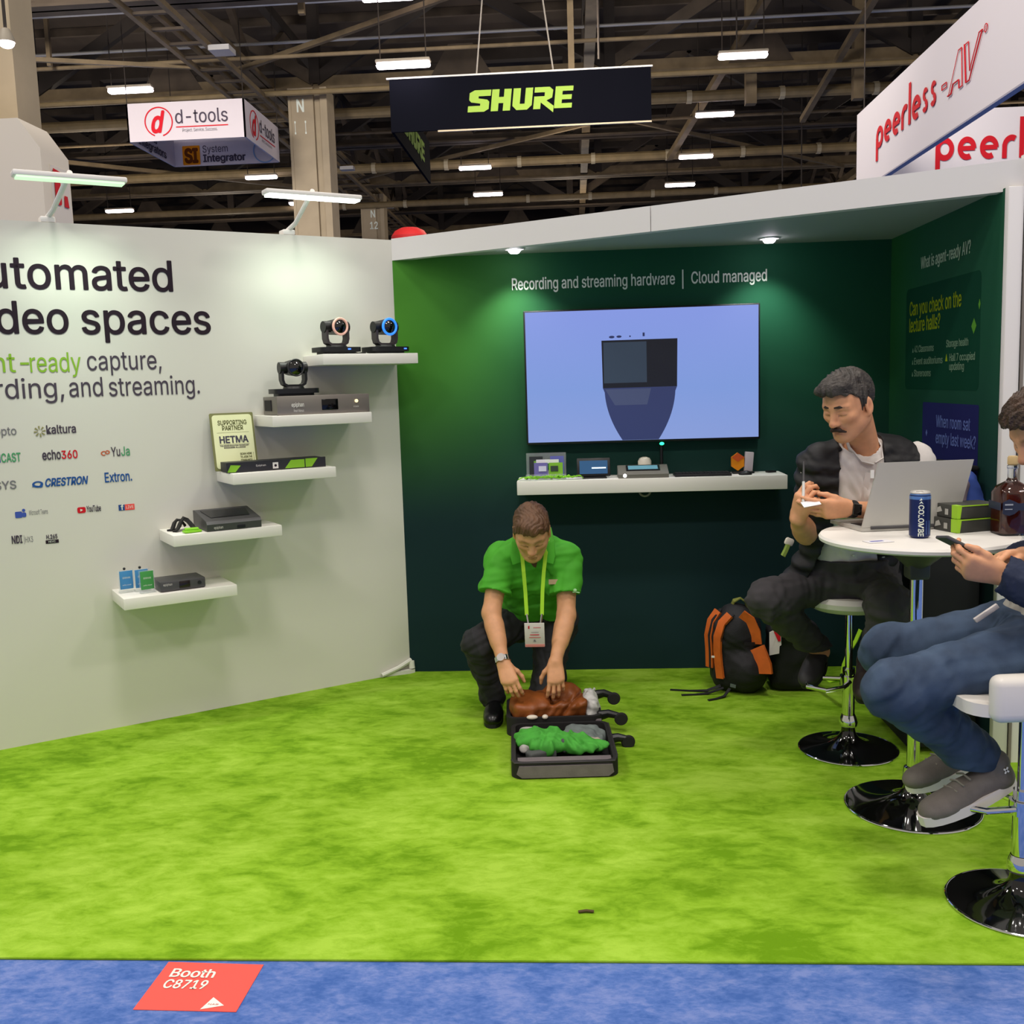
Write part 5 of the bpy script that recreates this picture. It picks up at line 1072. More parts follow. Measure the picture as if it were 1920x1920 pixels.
# ================================================================== person kneeling at the suitcase
M_polo = mat('polo_green', '4aa828', .75, var=.14, vscale=14, bump=.08, bscale=700); M_trd = mat('trousers_charcoal', '26262a', .85, var=.2, vscale=12, bump=.08, bscale=500); M_lan = mat('lanyard_lime', '9acb22', .55)
H1 = Head((-.198, 4.325, .868), (.03, -.80, -.60), (0, -.60, .80), .97)
S = SDF(); head(S, H1)
shR, shL = np.array((-.348, 4.475, .725)), np.array((-.054, 4.485, .720)); elR, elL = np.array((-.388, 4.37, .50)), np.array((-.058, 4.39, .478)); wrR, wrL = np.array((-.330, 4.235, .305)), np.array((-.108, 4.265, .305))
nb, ch, wa = np.array((-.200, 4.475, .785)), np.array((-.20, 4.555, .655)), np.array((-.20, 4.665, .50))
hpR, hpL = np.array((-.285, 4.74, .385)), np.array((-.115, 4.74, .375)); knR, knL = np.array((-.452, 4.36, .365)), np.array((-.165, 4.475, .085)); anR, anL = np.array((-.402, 4.465, .085)), np.array((-.125, 4.83, .075))
def torso(S, nb, ch, wa, hpR, hpL, shR, shL, g=0., k=.05, wide=.062, hips=True):
    rt = unit(shR-shL)
    for sx in (-1, 1):
        S.cap(wa+rt*sx*wide*.8, ch+rt*sx*wide, .088+g, .098+g, k)
        S.cap(ch+rt*sx*wide, nb+rt*sx*.055-unit(nb-ch)*.05, .098+g, .062+g, k)
        if hips: S.cap(wa+rt*sx*wide*.8, (hpR if sx > 0 else hpL)*.8+wa*.2, .088+g, .094+g, k)
    S.cap(nb-unit(nb-ch)*.035, shR, .052+g, .052+g, k); S.cap(nb-unit(nb-ch)*.035, shL, .052+g, .052+g, k)
    return S
torso(S, nb, ch, wa, hpR, hpL, shR, shL, -.012); S.cap(H1.w(0, -.025, -.045), nb, .053, .056, .03)
for a, b_, c_ in ((shR, elR, wrR), (shL, elL, wrL)): limb(S, [a, b_, c_], [.050, .040, .0265]); S.cap(b_*.75+c_*.25, b_*.45+c_*.55, .041, .034, .02)
for a, b_, c_ in ((hpR, knR, anR), (hpL, knL, anL)): limb(S, [a, b_, c_], [.080, .054, .036])
hand(S, wrR, (.32, -.55, -.76), (-.15, -.75, .5), True, .95, ((20, 35, 25), (25, 38, 25), (28, 38, 25), (30, 38, 25)), (.6, .7, -.45), .05)
hand(S, wrL, (.02, -.42, -.88), (.1, -.85, .4), False, .95, ((15, 30, 20), (18, 34, 20), (20, 34, 20), (24, 34, 20)), (.7, .6, -.4), .12)
p1 = link('person', skin('person', S, .0042, None, 'd49a72', facepaint(H1, '6b4630', 'a8604c', 'b07458')), M_skin)
tag(p1, 'man in a bright green polo shirt kneeling over the open suitcase', 'person')
hairdo(H1, 'hair', M_hairb, p1, [(-.13, -.07), (-.06, -.06), (-.03, -.02), (0, -.012), (.02, -.015), (.035, .03), (.06, .050), (.085, .062), (.12, .066)], [((0, .045, .085), (.050, .04, .022)), ((0, .072, .066), (.028, .02, .012))], .008, freq=300)
S = SDF(); torso(S, nb, ch, wa, hpR, hpL, shR, shL, .012)
for a, b_ in ((shR, elR), (shL, elL)):
    e_ = a+(b_-a)*.62; S.cap(a, a+(b_-a)*.75, .060, .076, .04, (e_, b_-a))
fo = folds(.0055, 60, 2)
hem = lambda P, d: np.maximum(fo(P, d), -((P-A3(wa+(hpR+hpL-2*wa)*.16)) @ A3(unit(wa-(hpR+hpL)/2))))
def neckcut(H, nb, r, dirn):
    a, b_ = A3(nb-np.array(dirn)*.02), A3(H.w(0, 0, 0)); return lambda P, d: np.maximum(d, -pd(('c', a, b_, r, r+.03, 0, None, False), P))
nc = neckcut(H1, nb, .058, unit(H1.C-nb)); 
sh1 = link('polo_shirt', skin('polo_shirt', S, .0045, lambda P, d: nc(P, hem(P, d))), M_polo, p1)
ax = unit(H1.w(0, -.02, -.06)-nb); xr = unit(shR-shL); yv = np.cross(ax, xr)
fwd = unit(np.array((0, -.75, -.66)))
for sx in (-1, 1):        # the two collar wings
    pts = [(-.198+sx*.02, 4.54, .825), (-.198+sx*.058, 4.50, .822), (-.198+sx*.068, 4.43, .79), (-.198+sx*.074, 4.385, .748), (-.198+sx*.062, 4.36, .715)]
    pts = snap(S, pts, .012); sd_ = [(0, .3, .9), (sx*.5, 0, .8), (sx*.9, -.2, .3), (sx*.95, -.2, .1), (sx*.9, -.3, -.1)]
    obj('collar', MB().ribbon(pts, sd_, .052, .011), mat('polo_collar', '4fae2e', .75), sh1)
obj('neck_shade_patch', MB().prism(snap(S, [(-.222, 4.37, .73), (-.174, 4.37, .73), (-.198, 4.35, .655)], .003), (0, -.002, .001)), mat('neck_shade', '54382a', .7), sh1)  # brown patch laid on the shirt, painting the shade inside the open neck
nb_ = snap(S, [(-.09, 4.40, .625)], .004)[0]
S_shirt1 = S
obj('name_badge', MB().box(nb_, (.062, .006, .022), Matrix.Rotation(R(-20), 3, 'X')), mat('badge_tan', 'a08a68', .5), sh1)
lg = snap(S, [(-.012, 4.36, .60), (-.028, 4.36, .565), (-.010, 4.36, .560), (.008, 4.37, .572)], .003)
obj('sleeve_logo', MB().ball(lg[0], (.008, .004, .008)).ribbon(lg[1:], (0, 0, 1), .005, .002), mat('print_pale', 'a9d8a0', .6), sh1)
S = SDF()
for a, b_, c_ in ((hpR, knR, anR), (hpL, knL, anL)): limb(S, [a, b_, c_], [.092, .066, .056], .03)
S.cap(hpR, hpL, .098, .098, .05); S.cap((hpR+hpL)/2, wa+(hpR+hpL-2*wa)*.1, .11, .105, .05)
fo2 = folds(.006, 60, 4); link('trousers', skin('trousers', S, .0048, lambda P, d: np.maximum(fo2(P, d), .045-P[:, 2])), M_trd, p1)
M_shoeb = mat('shoe_black_leather', '0d0d0f', .3); M_soleb = mat('sole_black', '141414', .7)
shoe(p1, (-.395, 4.52, .012), (-.392, 4.262, .012), (0, 0, 1), M_shoeb, M_soleb, label='black leather shoe')
shoe(p1, (-.13, 4.93, .10), (-.13, 4.80, .012), (0, -.6, .5), M_shoeb, M_soleb)
wd = unit(wrR-elR); wx = unit(np.cross(wd, (0, 0, 1))); wy = np.cross(wd, wx); wc = wrR-wd*.022
wt = obj('wrist_watch', ring_ribbon(wc, wd, .0325, .0325, .022, .005, wx, wy, 0, 360, 36), M_chrome, p1)
fd_ = unit(np.array((-.1, -.8, .4))-wd*np.dot((-.1, -.8, .4), wd)); obj('watch_face', MB().cyl(tuple(wc+fd_*.030), tuple(wc+fd_*.040), .017, n=28), mat('watch_silver', 'd8d4d0', .15, .9), wt)
lny = snap(S_shirt1, [(-.262, 4.50, .80), (-.258, 4.44, .80), (-.246, 4.39, .75)], .014)+[(-.238, 4.335, .69), (-.232, 4.32, .60), (-.228, 4.30, .505)]; _x = [(-.262, 4.50, .80), (-.258, 4.46, .815), (-.245, 4.405, .775), (-.236, 4.36, .70), (-.231, 4.335, .60), (-.228, 4.30, .505)]
lny2 = snap(S_shirt1, [(-.135, 4.50, .80), (-.134, 4.44, .80), (-.142, 4.39, .75)], .014)+[(-.150, 4.335, .69), (-.158, 4.32, .60), (-.162, 4.30, .505)]; _x = [(-.135, 4.50, .80), (-.134, 4.46, .815), (-.142, 4.405, .775), (-.150, 4.36, .70), (-.158, 4.335, .60), (-.162, 4.30, .505)]
lo = obj('lanyard', MB().ribbon(lny, (1, 0, 0), .016, .003), M_lan, p1); obj('lanyard_strap', MB().ribbon(lny2, (1, 0, 0), .016, .003), M_lan, lo)
obj('clip', MB().tube([(-.228, 4.298, .51), (-.225, 4.292, .49), (-.222, 4.287, .47)], .004, 8).tube([(-.162, 4.298, .51), (-.165, 4.292, .49), (-.168, 4.287, .47)], .004, 8), M_chrome, lo)
RB = Matrix.Rotation(R(12), 3, 'X')
bd = obj('badge', MB().box((-.195, 4.272, .424), (.086, .003, .112), RB, .001), mat('badge_white', 'd8d0cf', .5), lo)
obj('badge_stripe', MB().box((-.195, 4.2815, .374), (.084, .0035, .012), RB), mat('badge_pink', 'd98a86', .5), bd)
Fb = Frame((-.195, 4.2695, .424), (1, 0, 0), RB @ Vector((0, 0, 1)))
shape2(Fb, [[(-.027, .03), (-.021, .03), (-.021, .045), (-.027, .042)], rect(-.005, .034, .028, .036), rect(-.02, .0, .02, .003), rect(-.024, -.012, .026, -.0105)], M_red, bd, 'badge_print', .0016, .0005)
shape2(Fb, [rect(-.006, -.032, .006, -.030), rect(-.004, -.028, .002, -.022), rect(-.015, .012, .018, .0135)], M_grey, bd, 'badge_print', .0016, .0005)

# ================================================================== person on the stool with the laptop
M_shirtw = mat('shirt_white', 'd2ccc8', .8, var=.08, vscale=16, bump=.06, bscale=600); M_vest = mat('vest_black', '17161a', .6, var=.3, vscale=16, bump=.12, bscale=60)
H2 = Head((.962, 3.655, 1.392), (-.72, -.60, -.36), (-.25, -.21, .94), .955)
S = SDF(); head(S, H2, nose=1.02)
shR, shL = np.array((.893, 3.80, 1.165)), np.array((1.262, 3.875, 1.168)); elR, elL = np.array((.855, 3.81, .915)), np.array((1.225, 3.745, .985)); wrR, wrL = np.array((.795, 3.685, .985)), np.array((.965, 3.635, 1.025))
nb, ch, wa = np.array((1.055, 3.79, 1.225)), np.array((1.065, 3.85, 1.06)), np.array((1.06, 3.93, .86)); hpR, hpL = np.array((.975, 3.98, .705)), np.array((1.14, 3.975, .705))
knR, knL = np.array((.715, 3.84, .655)), np.array((1.115, 3.66, .67)); anR, anL = np.array((.985, 4.12, .375)), np.array((1.125, 3.91, .36))
torso(S, nb, ch, wa, hpR, hpL, shR, shL, -.012); S.cap(H2.w(0, -.03, -.055), nb, .054, .056, .03)
for a, b_, c_ in ((shR, elR, wrR), (shL, elL, wrL)): limb(S, [a, b_, c_], [.052, .042, .0275]); S.cap(b_*.75+c_*.25, b_*.45+c_*.55, .043, .036, .02)
for a, b_, c_ in ((hpR, knR, anR), (hpL, knL, anL)): limb(S, [a, b_, c_], [.080, .056, .036])
hand(S, wrR, (.12, -.42, .80), (-.80, -.55, -.15), True, .98, ((35, 45, 30), (45, 50, 35), (50, 55, 40), (55, 55, 40)), (.5, .75, -.55), .02)
hand(S, wrL, (-.95, -.12, .02), (.02, -.88, -.42), False, 1.0, ((10, 14, 10), (12, 16, 10), (14, 18, 12), (18, 22, 14)), (.45, .9, -.25), .03)
p2 = link('person', skin('person', S, .0040, None, 'd99c74', facepaint(H2, '3a2a22', '9a4f42', 'a87058', '93705c', .30)), M_skin)
tag(p2, 'moustached man in a black vest and white shirt on the bar stool behind the laptop', 'person')
hairdo(H2, 'hair', M_haird, p2, [(-.13, -.075), (-.06, -.065), (-.03, -.02), (0, -.01), (.018, -.02), (.028, .035), (.05, .062), (.085, .072), (.12, .076)], [((0, .05, .098), (.058, .052, .030)), ((.015, .085, .088), (.045, .026, .022)), ((0, -.01, .105), (.062, .06, .028))], .010, freq=260, amp=.0032)
mo = SDF()
for sx in (-1, 1): mo.chain([H2.w(0, .103, -.055), H2.w(sx*.016, .100, -.0585), H2.w(sx*.031, .088, -.069)], [.0062, .0062, .0035], .004)
link('moustache', skin('moustache', mo, .0022, folds(.001, 600, 3)), mat('hair_moustache', '2a1a14', .7), p2)
ey = SDF()
for sx in (-1, 1): ey.chain([H2.w(sx*.013, .0950, .0275), H2.w(sx*.030, .0905, .0290), H2.w(sx*.047, .078, .0215)], [.0042, .0042, .0022], .003)
link('eyebrows', skin('eyebrows', ey, .0022), mat('hair_brow', '2c2019', .7), p2)
S = SDF(); torso(S, nb, ch, wa, hpR, hpL, shR, shL, .010)
S.cap(shL, elL, .062, .056, .04); S.cap(shR, elR, .055, .050, .03, (shR+(elR-shR)*.62, elR-shR))
S.cap(elL, elL+(wrL-elL)*.35, .056, .048, .03, (elL+(wrL-elL)*.32, wrL-elL)); pass
fo = folds(.005, 55, 12); nc = neckcut(H2, nb, .057, unit(H2.C-nb))
sh2 = link('shirt', skin('shirt', S, .0045, lambda P, d: np.maximum(nc(P, fo(P, d)), .775-P[:, 2])), M_shirtw, p2)
ax = unit(H2.w(0, -.03, -.06)-nb); xr = unit(shR-shL); fwd = unit(np.cross(xr, ax)*-1); fwd = fwd if fwd[1] < 0 else -fwd
for sx in (-1, 1):
    pts = [nb-fwd*.060+ax*.045, nb+xr*sx*.055-fwd*.02+ax*.045, nb+xr*sx*.062+fwd*.028+ax*.028, nb+xr*sx*.040+fwd*.070+ax*.004, nb+xr*sx*.010+fwd*.082-ax*.012]
    obj('collar', MB().ribbon([tuple(p) for p in pts], [tuple(ax)]*3+[tuple(ax*.8+xr*sx*.4)]*2, .048, .005), M_shirtw, sh2)
off = xr*.055
pl = snap(S, [nb+fwd*.10-ax*.03+off*.5, ch+fwd*.13+off+np.array((0, 0, .05)), ch*.7+wa*.3+fwd*.13+off, ch*.35+wa*.65+fwd*.13+off, wa+fwd*.12+off, wa+fwd*.12+off-np.array((0, 0, .07))], .001)
obj('placket', MB().ribbon(pl, tuple(xr), .022, .003), M_shirtw, sh2)
for q_ in snap(S, [ch+fwd*.13+off+np.array((0, 0, .02)), ch*.6+wa*.4+fwd*.13+off, ch*.2+wa*.8+fwd*.13+off], .003): obj('button', MB().cyl(q_, tuple(np.array(q_)+fwd*.003), .0045, n=12), mat('button_pearl', 'eceae4', .3), sh2)
S = SDF(); torso(S, nb, ch, wa, hpR, hpL, (shR*.85+nb*.15), (shL*.60+nb*.40), .020, wide=.062)
S.cap(nb-np.array((0, 0, .03)), shL, .070, .082, .03, (shL*.80+nb*.20, shL-nb))
S.cap(shR+np.array((-.005, 0, .0)), ch+xr*.175+np.array((0, 0, -.06)), .064, .062, .05).cap(shR, shR*.1+elR*.9, .064, .058, .04); S.cap(ch+xr*.15, wa+xr*.17+np.array((0, -.01, -.06)), .056, .050, .05)
S.cap(wa+xr*.15+np.array((0, 0, -.03)), wa+xr*.235+np.array((0, .03, -.14)), .05, .045, .04)
A_ch, A_xr, A_fw, A_ax = A3(ch), A3(xr), A3(fwd), A3(unit(nb-wa)); fo = folds(.003, 60, 21)
def vest(P, d):
    L = P-A_ch; x = L @ A_xr; y = L @ A_fw; z = L @ A_ax
    d = fo(P, d)+.0035*np.cos(z*2*math.pi/.058+.6*np.sin(x*30))
    w = .078+.25*np.clip(-z-.10, 0, .3)
    d = np.maximum(d, np.where(y > -.03, (w-np.abs(x-.058)), -1)*.9)
    return nc2(P, d)
nc2 = neckcut(H2, nb, .066, unit(H2.C-nb))
vs = link('vest', skin('vest', S, .0045, lambda P, d: np.maximum(vest(P, d), .71-P[:, 2])), M_vest, p2)
S = SDF()
for a, b_, c_ in ((hpR, knR, anR), (hpL, knL, anL)): limb(S, [a, b_, c_], [.092, .070, .052], .03)
S.cap(hpR, hpL, .10, .10, .05); S.cap(hpR*.5+hpL*.5+xr*.03, wa-np.array((0, 0, .02))+xr*.03, .122, .126, .05).cap(hpR*.5+hpL*.5-xr*.03, wa-np.array((0, 0, .02))-xr*.03, .122, .126, .05)
M_trg = mat('trousers_dark_grey', '3a373a', .85, var=.22, vscale=10, bump=.08, bscale=500)
fo = folds(.0065, 60, 24); cu = [(anR, anR-knR), (anL, anL-knL)]
link('trousers', skin('trousers', S, .005, lambda P, d: np.maximum(np.maximum(fo(P, d), .395-P[:, 2]), P[:, 2]-.80)), M_trg, p2)
shoe(p2, (1.01, 4.17, .335), (.895, 3.975, .262), (-.3, -.3, .9), mat('shoe_dark_grey', '2b292c', .6), M_soleb)
shoe(p2, (1.135, 3.97, .325), (1.06, 3.76, .27), (-.2, -.3, .9), mat('shoe_dark_brown', '2c2220', .5), M_soleb)
wd = unit(wrL-elL); wx = unit(np.cross(wd, (0, 0, 1))); wy = np.cross(wd, wx); wc = wrL-wd*.006
wt = obj('smart_watch', ring_ribbon(wc, wd, .034, .030, .024, .004, wx, wy, 0, 360, 36), M_blackr, p2)
fd_ = unit(np.array((-.1, -.95, .1))-wd*np.dot((-.1, -.95, .1), wd)); sd_ = np.cross(wd, fd_); obj('watch_face', MB().box(tuple(wc+fd_*.034), (.036, .040, .010), Matrix((wd, sd_, fd_)).transposed(), .004), mat('watch_black_glass', '050506', .1, coat=1.), wt)
rl = obj('badge_reel', MB().box((.826, 3.98, .855), (.035, .02, .03), Matrix.Rotation(.4, 3, 'Y'), .008), mat('cream_plastic', 'ddd3c4', .5), p2); obj('reel_cord', MB().ribbon([(.822, 3.98, .845), (.812, 3.98, .82), (.802, 3.98, .80)], (0, 1, 0), .03, .012), mat('strap_dull_lime', '8aa044', .6), rl)
pn = thing('pen', 'white pen held upright by the man in the black vest', 'pen', (.80, 3.63, 1.05))
obj('barrel', MB().cyl((.800, 3.62, 1.055), (.806, 3.645, 1.125), .0055, .005, 12), mat('pen_white', 'd8d6d2', .35), pn); obj('cap', MB().cyl((.806, 3.645, 1.125), (.812, 3.67, 1.195), .0048, .003, 12), M_dkgrey, pn)
tag(obj('business_card', MB().box((.822, 3.600, 1.052), (.062, .034, .002), Matrix.Rotation(R(25), 3, 'X') @ Matrix.Rotation(.15, 3, 'Z') @ Matrix.Rotation(R(-6), 3, 'Y')), mat('card_white', 'e2e0e4', .5)), 'small white card held by the man in the black vest', 'card')

# ================================================================== person at the right edge with the phone
M_jkt = mat('jacket_navy', '17233f', .8, var=.2, vscale=12, bump=.08, bscale=500); M_jean = mat('jeans_blue', '3b4d66', .85, var=.35, vscale=9, bump=.12, bscale=600, col2='243349')
H3 = Head((1.308, 2.90, 1.33), (-.82, -.22, -.50), (-.48, -.12, .85), 1.0)
S = SDF(); head(S, H3)
shL, shR = np.array((1.46, 2.70, 1.12)), np.array((1.48, 3.05, 1.12)); elL, elR = np.array((1.31, 2.61, .87)), np.array((1.40, 3.10, .90)); wrL, wrR = np.array((1.130, 2.745, .955)), np.array((1.275, 2.955, .965))
nb, ch, wa = np.array((1.44, 2.875, 1.175)), np.array((1.475, 2.865, 1.02)), np.array((1.345, 2.85, .83)); hpL, hpR = np.array((1.285, 2.765, .745)), np.array((1.295, 2.935, .75))
knL, knR = np.array((.860, 2.765, .632)), np.array((.915, 3.01, .675)); anL, anR = np.array((1.118, 2.845, .415)), np.array((1.135, 3.05, .39))
torso(S, nb, ch, wa, hpR, hpL, shR, shL, -.012); S.cap(H3.w(0, -.03, -.055), nb, .054, .056, .03)
for a, b_, c_ in ((shR, elR, wrR), (shL, elL, wrL)): limb(S, [a, b_, c_], [.052, .042, .028])
for a, b_, c_ in ((hpR, knR, anR), (hpL, knL, anL)): limb(S, [a, b_, c_], [.084, .058, .038])
hand(S, wrL, (-.90, .05, .22), (.05, -.82, -.50), False, 1.0, ((40, 45, 25), (45, 50, 30), (50, 50, 30), (50, 50, 30)), (.55, .9, -.15), .03)
hand(S, wrR, (-.86, -.40, .05), (.15, .55, .80), True, .98, ((25, 35, 25), (28, 38, 25), (30, 40, 25), (34, 40, 25)), (.4, .9, -.3), .03)
p3 = link('person', skin('person', S, .0040, None, 'd69b74', facepaint(H3, '4a3324', 'a8604c', 'b07458', 'a8806a', .2)), M_skin)
tag(p3, 'man in a navy jacket and blue jeans looking at his phone at the right edge', 'person')
hairdo(H3, 'hair', M_hairc, p3, [(-.13, -.075), (-.06, -.065), (-.03, -.02), (0, -.01), (.018, -.015), (.03, .03), (.05, .056), (.085, .066), (.12, .068)], [((0, .045, .088), (.060, .05, .030)), ((-.01, .082, .070), (.048, .026, .02)), ((0, -.02, .10), (.068, .07, .03))], .014, freq=170, amp=.0045)
S = SDF(); torso(S, nb, ch, wa, hpR, hpL, shR, shL, .030); 
limb(S, [shL, elL, wrL-unit(wrL-elL)*.0], [.076, .068, .050], .04); limb(S, [shR, elR, wrR], [.076, .064, .048], .04)
S.p[-1] = S.p[-1][:6]+((wrR-unit(wrR-elR)*.012, wrR-elR), False); S.p[-3] = S.p[-3][:6]+((wrL-unit(wrL-elL)*.008, wrL-elL), False)
fo = folds(.0055, 58, 31); nc = neckcut(H3, nb, .064, unit(H3.C-nb))
fw3 = A3((-1, 0, 0)); 
def jk(P, d):
    d = nc(P, fo(P, d)); L = P-A3(ch)
    return np.maximum(np.maximum(d, np.where(L[:, 0] < 0, (.045+.12*np.clip(-L[:, 2]-.12, 0, .4))-np.abs(L[:, 1]+.0), -1)*.9*(np.linalg.norm(P-A3(wrL), axis=1) > .16)-1e-4), np.maximum(.67-P[:, 2], -np.maximum(np.maximum(P[:, 0]-1.285, P[:, 2]-.905), np.maximum(-pd(('c', A3(elL), A3(wrL), .078, .062, 0, None, False), P), -pd(('c', A3(elR), A3(wrR), .074, .060, 0, None, False), P)))))
link('jacket', skin('jacket', S, .0048, jk), M_jkt, p3)
S = SDF(); torso(S, nb, ch, wa, hpR, hpL, shR, shL, .012); fo = folds(.003, 50, 33)
sh3 = link('shirt', skin('shirt', S, .0048, lambda P, d: np.maximum(nc(P, fo(P, d)), .735-P[:, 2])), mat('shirt_light_grey', 'a8a49c', .85), p3)
S = SDF()
limb(S, [hpL, knL, anL], [.100, .078, .060], .03); limb(S, [hpR, knR, anR], [.098, .074, .058], .03)
S.cap(hpR, hpL, .11, .11, .05); S.cap((hpR+hpL)/2, wa-np.array((0, 0, .06)), .118, .115, .05)
for i_, t_ in enumerate((.78, .84, .90, .96)): q_ = knL+(anL-knL)*t_; S.cap(q_-unit(np.cross(anL-knL, (0, 1, 0)))*.01, q_, .064, .062, .01)
fo = folds(.0042, 66, 35); link('jeans', skin('jeans', S, .0048, lambda P, d: np.maximum(np.maximum(fo(P, d), .385-P[:, 2]), P[:, 2]-.83)), M_jean, p3)
M_snk = mat('sneaker_grey', '6b645e', .7, var=.15, vscale=40, bump=.12, bscale=300); M_snks = mat('sneaker_sole', 'd8d0ce', .6)
def sneaker(heel, toe, up, lab):
    s_, P, r_, u_ = shoe(p3, heel, toe, up, M_snk, M_snks, .047, 'sneaker', .085, lab, .030)
    for i in range(4): obj('lace', MB().tube([tuple(P(.46+.075*i, .083-.010*i, -.026)), tuple(P(.475+.075*i, .093-.012*i, 0)), tuple(P(.49+.075*i, .083-.010*i, .026))], .0032, 6), mat('lace_grey', '7f7a70', .8), s_)
    obj('tongue', MB().box(tuple(P(.30, .105)), (.05, .02, .05), Matrix.Rotation(.2, 3, 'X'), .008), M_snk, s_)
    return s_, P, r_, u_
s_, P_, r_, u_ = sneaker((1.228, 2.842, .335), (.945, 2.785, .236), (-.25, -.1, .95), 'near grey sneaker with white sole resting on the footrest')
q_ = P_(.13, .075); sg_ = 1 if r_[1] < 0 else -1
obj('heel_logo', MB().box(tuple(q_+r_*sg_*.040), (.016, .002, .005), Matrix.Rotation(.5, 3, 'Y')).box(tuple(q_+r_*sg_*.040), (.004, .002, .020), Matrix.Rotation(.3, 3, 'Y')), M_white, s_)
sneaker((1.225, 3.075, .30), (.985, 3.025, .235), (-.25, -.1, .95), 'far grey sneaker half hidden behind the near one')
ph = thing('phone', 'dark smartphone held by the man in the navy jacket', 'phone', (1.05, 2.80, 1.0))
RP = Matrix.Rotation(R(28), 3, 'Y') @ Matrix.Rotation(R(-10), 3, 'X')
obj('body', MB().box((1.053, 2.80, 1.018), (.145, .070, .009), RP, .003), M_dkgrey, ph); obj('screen', MB().box(tuple(Vector((1.053, 2.80, 1.018))+RP @ Vector((0, 0, .0048))), (.135, .064, .001), RP), M_glass, ph)
ly = [(1.40, 2.82, 1.14), (1.35, 2.78, 1.09), (1.30, 2.76, 1.04), (1.245, 2.75, .985), (1.205, 2.75, .945)]
lo3 = obj('lanyard', MB().ribbon(ly, (.5, .5, .3), .022, .003), M_lan, p3); obj('badge', MB().box((1.135, 2.85, .825), (.075, .012, .014), Matrix.Rotation(R(-35), 3, 'Y'), .002), mat('badge_white', 'd8d0cf', .5), lo3)
# ================================================================== backpack, bag and small things on the carpet
M_org = mat('nylon_orange', 'cf6220', .6, var=.18, vscale=20); M_bpk = mat('nylon_black', '15141a', .7, bump=.15, bscale=200)
bp = thing('backpack', 'orange and black backpack standing on the carpet by the back wall', 'backpack', (.745, 4.80, .008))
S = SDF().box((.745, 4.83, .19), (.115, .105, .185), .075, None, .03).ell((.745, 4.80, .30), (.105, .11, .13), None, .05).ell((.79, 4.77, .12), (.10, .12, .11), None, .05)
body = link('body', skin('backpack_body', S, .0055, lambda P, d: np.maximum(folds(.003, 40, 41)(P, d), .009-P[:, 2])), M_bpk, bp)
def onsurf(pts, out=.006):       # lift strap points onto the pack's skin
    r_ = []
    for p in pts:
        p = np.array(p, float); v = unit(np.array((p[0]-.745, p[1]-4.84, .25*(p[2]-.2))))
        for _ in range(60):
            d = 1e3
            dd = np.array([1e3], np.float32)
            for q in S.p: dd = blend(dd, pd(q, A3([p])), q[5], q[7])
            if abs(dd[0]-out) < .001: break
            p = p-v*(dd[0]-out)*.7
        r_.append(tuple(p))
    return r_
st = [(.70, 4.70, .40), (.66, 4.70, .36), (.635, 4.70, .29), (.625, 4.70, .22), (.63, 4.70, .15), (.645, 4.70, .08)]
st2 = [(.66, 4.78, .40), (.63, 4.78, .35), (.61, 4.78, .28), (.60, 4.78, .20), (.60, 4.78, .12)]
for s_ in (st, st2):
    o = obj('shoulder_strap', MB().ribbon(onsurf(s_, .010), [(.6, -.75, 0)]*len(s_), .044, .012), M_org, bp)
    obj('strap_webbing', MB().ribbon(onsurf([(x+.022, y, z) for x, y, z in s_], .012), [(.6, -.75, 0)]*len(s_), .012, .005), M_bpk, o)
obj('front_panel', MB().ribbon(onsurf([(.755, 4.66, .405), (.80, 4.66, .375), (.825, 4.66, .32), (.838, 4.66, .26)], .005), (.8, -.45, 0), .078, .008), M_org, bp)
obj('front_pocket', MB().ribbon(onsurf([(.83, 4.66, .235), (.835, 4.66, .20), (.84, 4.66, .16), (.84, 4.66, .125)], .008), (.75, -.65, 0), .115, .014), M_org, bp)
obj('compression_strap', MB().ribbon(onsurf([(.77, 4.66, .265), (.80, 4.66, .262), (.84, 4.68, .258), (.87, 4.72, .255)], .012), (0, 0, 1), .016, .004), M_bpk, bp)
obj('haul_loop', MB().ribbon([(.725, 4.80, .41), (.735, 4.79, .445), (.765, 4.78, .46), (.79, 4.78, .44), (.80, 4.78, .41)], (.3, -.9, 0), .026, .006), mat('webbing_olive', '7a7c38', .7), bp)
obj('buckle', MB().box((.622, 4.69, .20), (.014, .008, .008)), mat('buckle_white', 'd8d6d2', .4), bp); obj('brand_patch', MB().ribbon(onsurf([(.69, 4.66, .045), (.725, 4.66, .045)], .004), (0, 0, 1), .016, .003), mat('patch_grey', '56605e', .6), bp)
for q in ([(.665, 4.74, .045), (.60, 4.755, .016), (.52, 4.77, .012), (.43, 4.79, .012)], [(.675, 4.72, .04), (.60, 4.715, .015), (.54, 4.71, .012), (.475, 4.705, .012)], [(.70, 4.69, .045), (.67, 4.665, .016), (.63, 4.64, .012), (.59, 4.62, .012)]):
    obj('loose_strap', MB().ribbon(q, (0, 1, .0) if q[0][0] < .65 else (1, -.6, 0), .014, .004), M_bpk, bp)
S = SDF().box((1.02, 4.83, .17), (.115, .10, .16), .05, None, .03).ell((1.0, 4.80, .30), (.10, .09, .05), None, .05)
sb = thing('shoulder_bag', 'black bag with a white and red tag between backpack and bar stool', 'bag', (1.02, 4.83, .008))
obj_ = link('body', skin('bag_body', S, .006, lambda P, d: np.maximum(folds(.004, 35, 43)(P, d), .009-P[:, 2])), M_bpk, sb)
tg = obj('luggage_tag', MB().prism([(.886, 4.70, .20), (.93, 4.695, .21), (.932, 4.695, .245), (.94, 4.695, .25), (.938, 4.695, .325), (.925, 4.695, .33), (.886, 4.70, .31)], (0, .006, 0)), mat('badge_white', 'd8d0cf', .5), sb)
